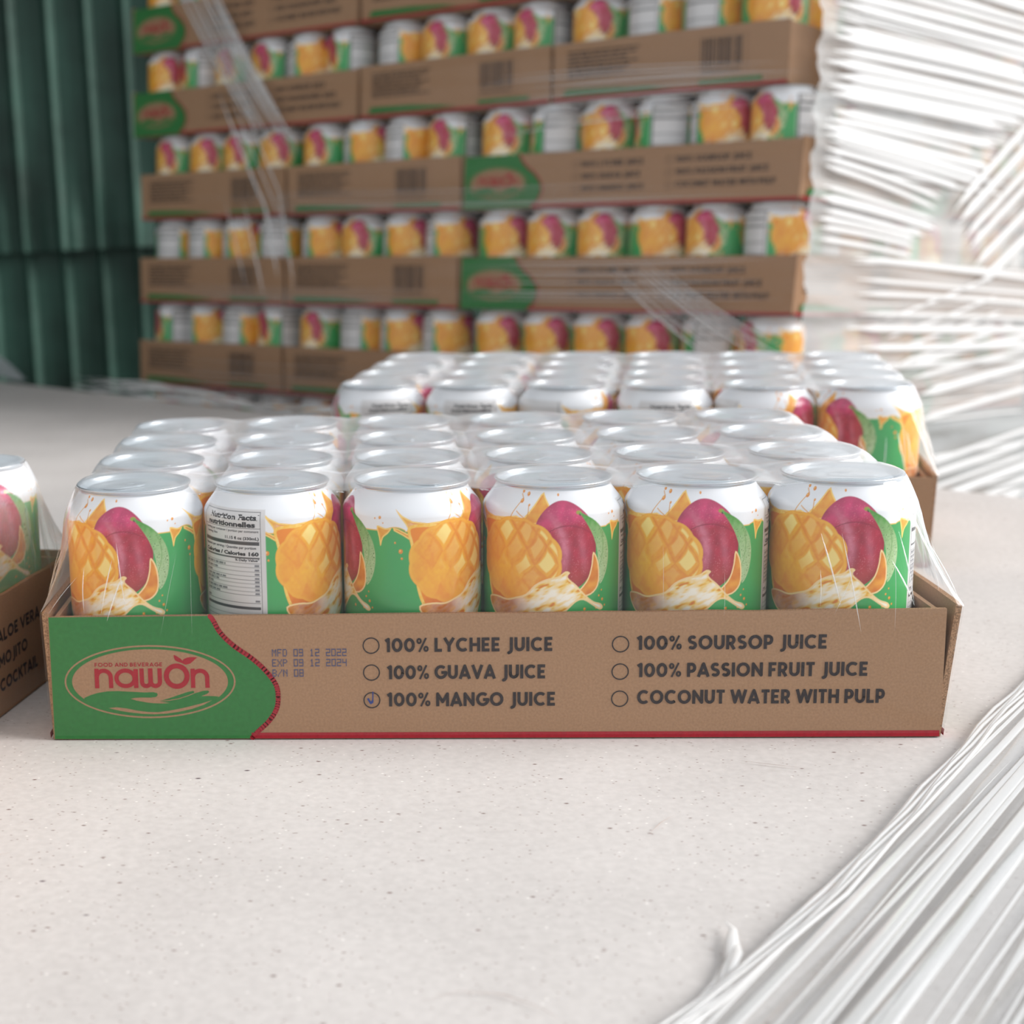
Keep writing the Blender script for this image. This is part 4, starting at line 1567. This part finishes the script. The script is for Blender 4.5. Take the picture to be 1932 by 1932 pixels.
# loose band of film lying in the gap between the sheet and the stack
V, F = [], []
up = np.array([0, 0, 1.0])
for k in range(7):
    ofs = rg.uniform(-8, 8)
    z0 = rg.uniform(2, 10)
    path = []
    for t in np.linspace(0, 1, 20):
        p = c_ + bdir * (1560 - 640 * t) + EDIR * (22 + ofs + 10 * sin(t * 7 + k))
        path.append(np.array([p[0], p[1], z0 + 7 * sin(t * 9 + k) - 12 * math.exp(-((t - .6) / .2) ** 2)]))
    ribbon(V, F, path, rg.uniform(5, 14), up, 0.25)
o = obj('loose_film', mesh('loose_film', V, F, FILM_FOLD, smooth=True))
tag(o, 'rumpled white film bunched behind the far edge of the sheet', 'plastic film')
V, F = [], []
for k in range(9):
    path = []
    for t in np.linspace(0, 1, 14):
        p = c_ + bdir * (1900 - 210 * t) + EDIR * (14 + k * 2.0)
        path.append(np.array([p[0], p[1], 1 + (10 + 3 * k) * sin(pi * t) ** 1.3]))
    ribbon(V, F, path, 8, up, 0.3)
o = obj('loose_film', mesh('film_hump', V, F, FILM_THINFOLD, smooth=True))
tag(o, 'grey hump of loose film above the sheet edge by the green wall', 'plastic film')

# ------------------------------------------------------------------ pleated film along the right edge of the near load
def pleated():
    nt_, nw = 150, 260
    T = np.linspace(-260, 1000, nt_)
    Wd = np.linspace(0, 1, nw)
    Pm = np.zeros((nt_, nw, 3))
    for a, t in enumerate(T):
        edge = 2.0 * sin(t * .012) + 0.5 * sin(t * .067 + 1) + (-5 * math.exp(-((t + 30) / 60) ** 2))
        width = 230
        w = edge + Wd * width
        ph = Wd * 34 + 0.7 * sin(t * .003) + 1.3 * np.sin(Wd * 13 + t * .0012)
        amp = 0.5 + 1.1 * np.clip(Wd * 5, 0, 1) * (0.7 + 0.3 * np.sin(Wd * 31 + 1 + t * .001))
        pl = amp * (np.abs(np.sin(ph)) ** 1.6) + 0.6 * np.sin(ph * 2.7 + t * .003) + 0.22 * np.sin(ph * 6.1 - t * .004)
        drop = np.clip(w - 128, 0, None)
        z = 1.6 + pl - 0.0 * t
        wx = np.where(w > 128, 128 + drop * 0.22, w)
        z = z - drop * 0.97
        p = E0[None, :] + ENRM[None, :] * wx[:, None] + EDIR[None, :] * t
        Pm[a, :, 0], Pm[a, :, 1], Pm[a, :, 2] = p[:, 0], p[:, 1], z
    return grid_mesh('pleated_film', Pm, FILM_PLEAT)


pf = obj('stretch_film', pleated())
tag(pf, 'pleated clear film in white folds along the near sheet edge, lower right', 'plastic film')
V, F = [], []
for k in range(26):
    w0 = 2 + 116 * (k + rg.uniform(-.35, .35)) / 26
    w1 = w0 * rg.uniform(.9, 1.08) + rg.uniform(-3, 3)
    t0 = -330 if k % 5 else rg.uniform(-200, 100)
    t1 = rg.uniform(500, 1000) if k % 4 else rg.uniform(60, 300)
    path = []
    for t in np.linspace(0, 1, 16):
        p = E0 + ENRM * (w0 + (w1 - w0) * t + 1.2 * sin(t * 8 + k)) + EDIR * (t0 + (t1 - t0) * t)
        path.append(np.array([p[0], p[1], 2.6 + 0.8 * min(1, w0 / 20)]))
    ribbon(V, F, path, rg.uniform(0.8, 3.6) if k % 3 else rg.uniform(4, 8), up, 0.05, 0.12)
for k in range(5):
    path = []
    for t in np.linspace(0, 1, 40):
        tt = -230 + 1200 * t
        edge = 2.0 * sin(tt * .012) + 0.5 * sin(tt * .067 + 1) + (-5 * math.exp(-((tt + 30) / 60) ** 2))
        p = E0 + ENRM * (edge + k * 1.8 + 0.8 * sin(tt * .05 + k * 2)) + EDIR * tt
        path.append(np.array([p[0], p[1], 2.5 + k * .4]))
    ribbon(V, F, path, rg.uniform(1.2, 2.6), up, 0.4)
o = obj('fold', mesh('film_folds_edge', V, F, FILM_EDGE, smooth=True), pf)
o['kind'] = 'stuff'

# torn tail of film lying on the sheet near the bottom right
V, F = [], []
tail = [(160, -199), (160, -206), (158, -214), (155, -222), (151, -231), (146, -241), (139, -252), (130, -265), (119, -280), (106, -297)]


def tailpath(i0, i1, dx, ph, zz):
    return [np.array([tail[i][0] + dx - 3 + 0.5 * sin(i * 2 + ph), tail[i][1] - dx * .4, zz + 0.5 * sin(i * 1.7 + ph)]) for i in range(i0, i1)]


ribbon(V, F, tailpath(0, 6, 0, 0, 1.6), 6.5, up, 0.16, 0.45)
ribbon(V, F, tailpath(1, 7, 1.4, 1, 1.8), 4.0, up, 0.2, 0.3)
ribbon(V, F, tailpath(3, 10, 0, 2, 1.8), 3.4, up, 0.2, 0.2)
ribbon(V, F, tailpath(4, 10, 2.6, 3, 1.6), 1.6, up, 0.3, 0.2)
ribbon(V, F, tailpath(4, 10, -2.2, 4, 1.4), 1.4, up, 0.3, 0.2)
o = obj('torn_film', mesh('torn_film', V, F, FILM_FOLD, smooth=True))
tag(o, 'torn white tail of film lying on the sheet, bottom right', 'plastic film')
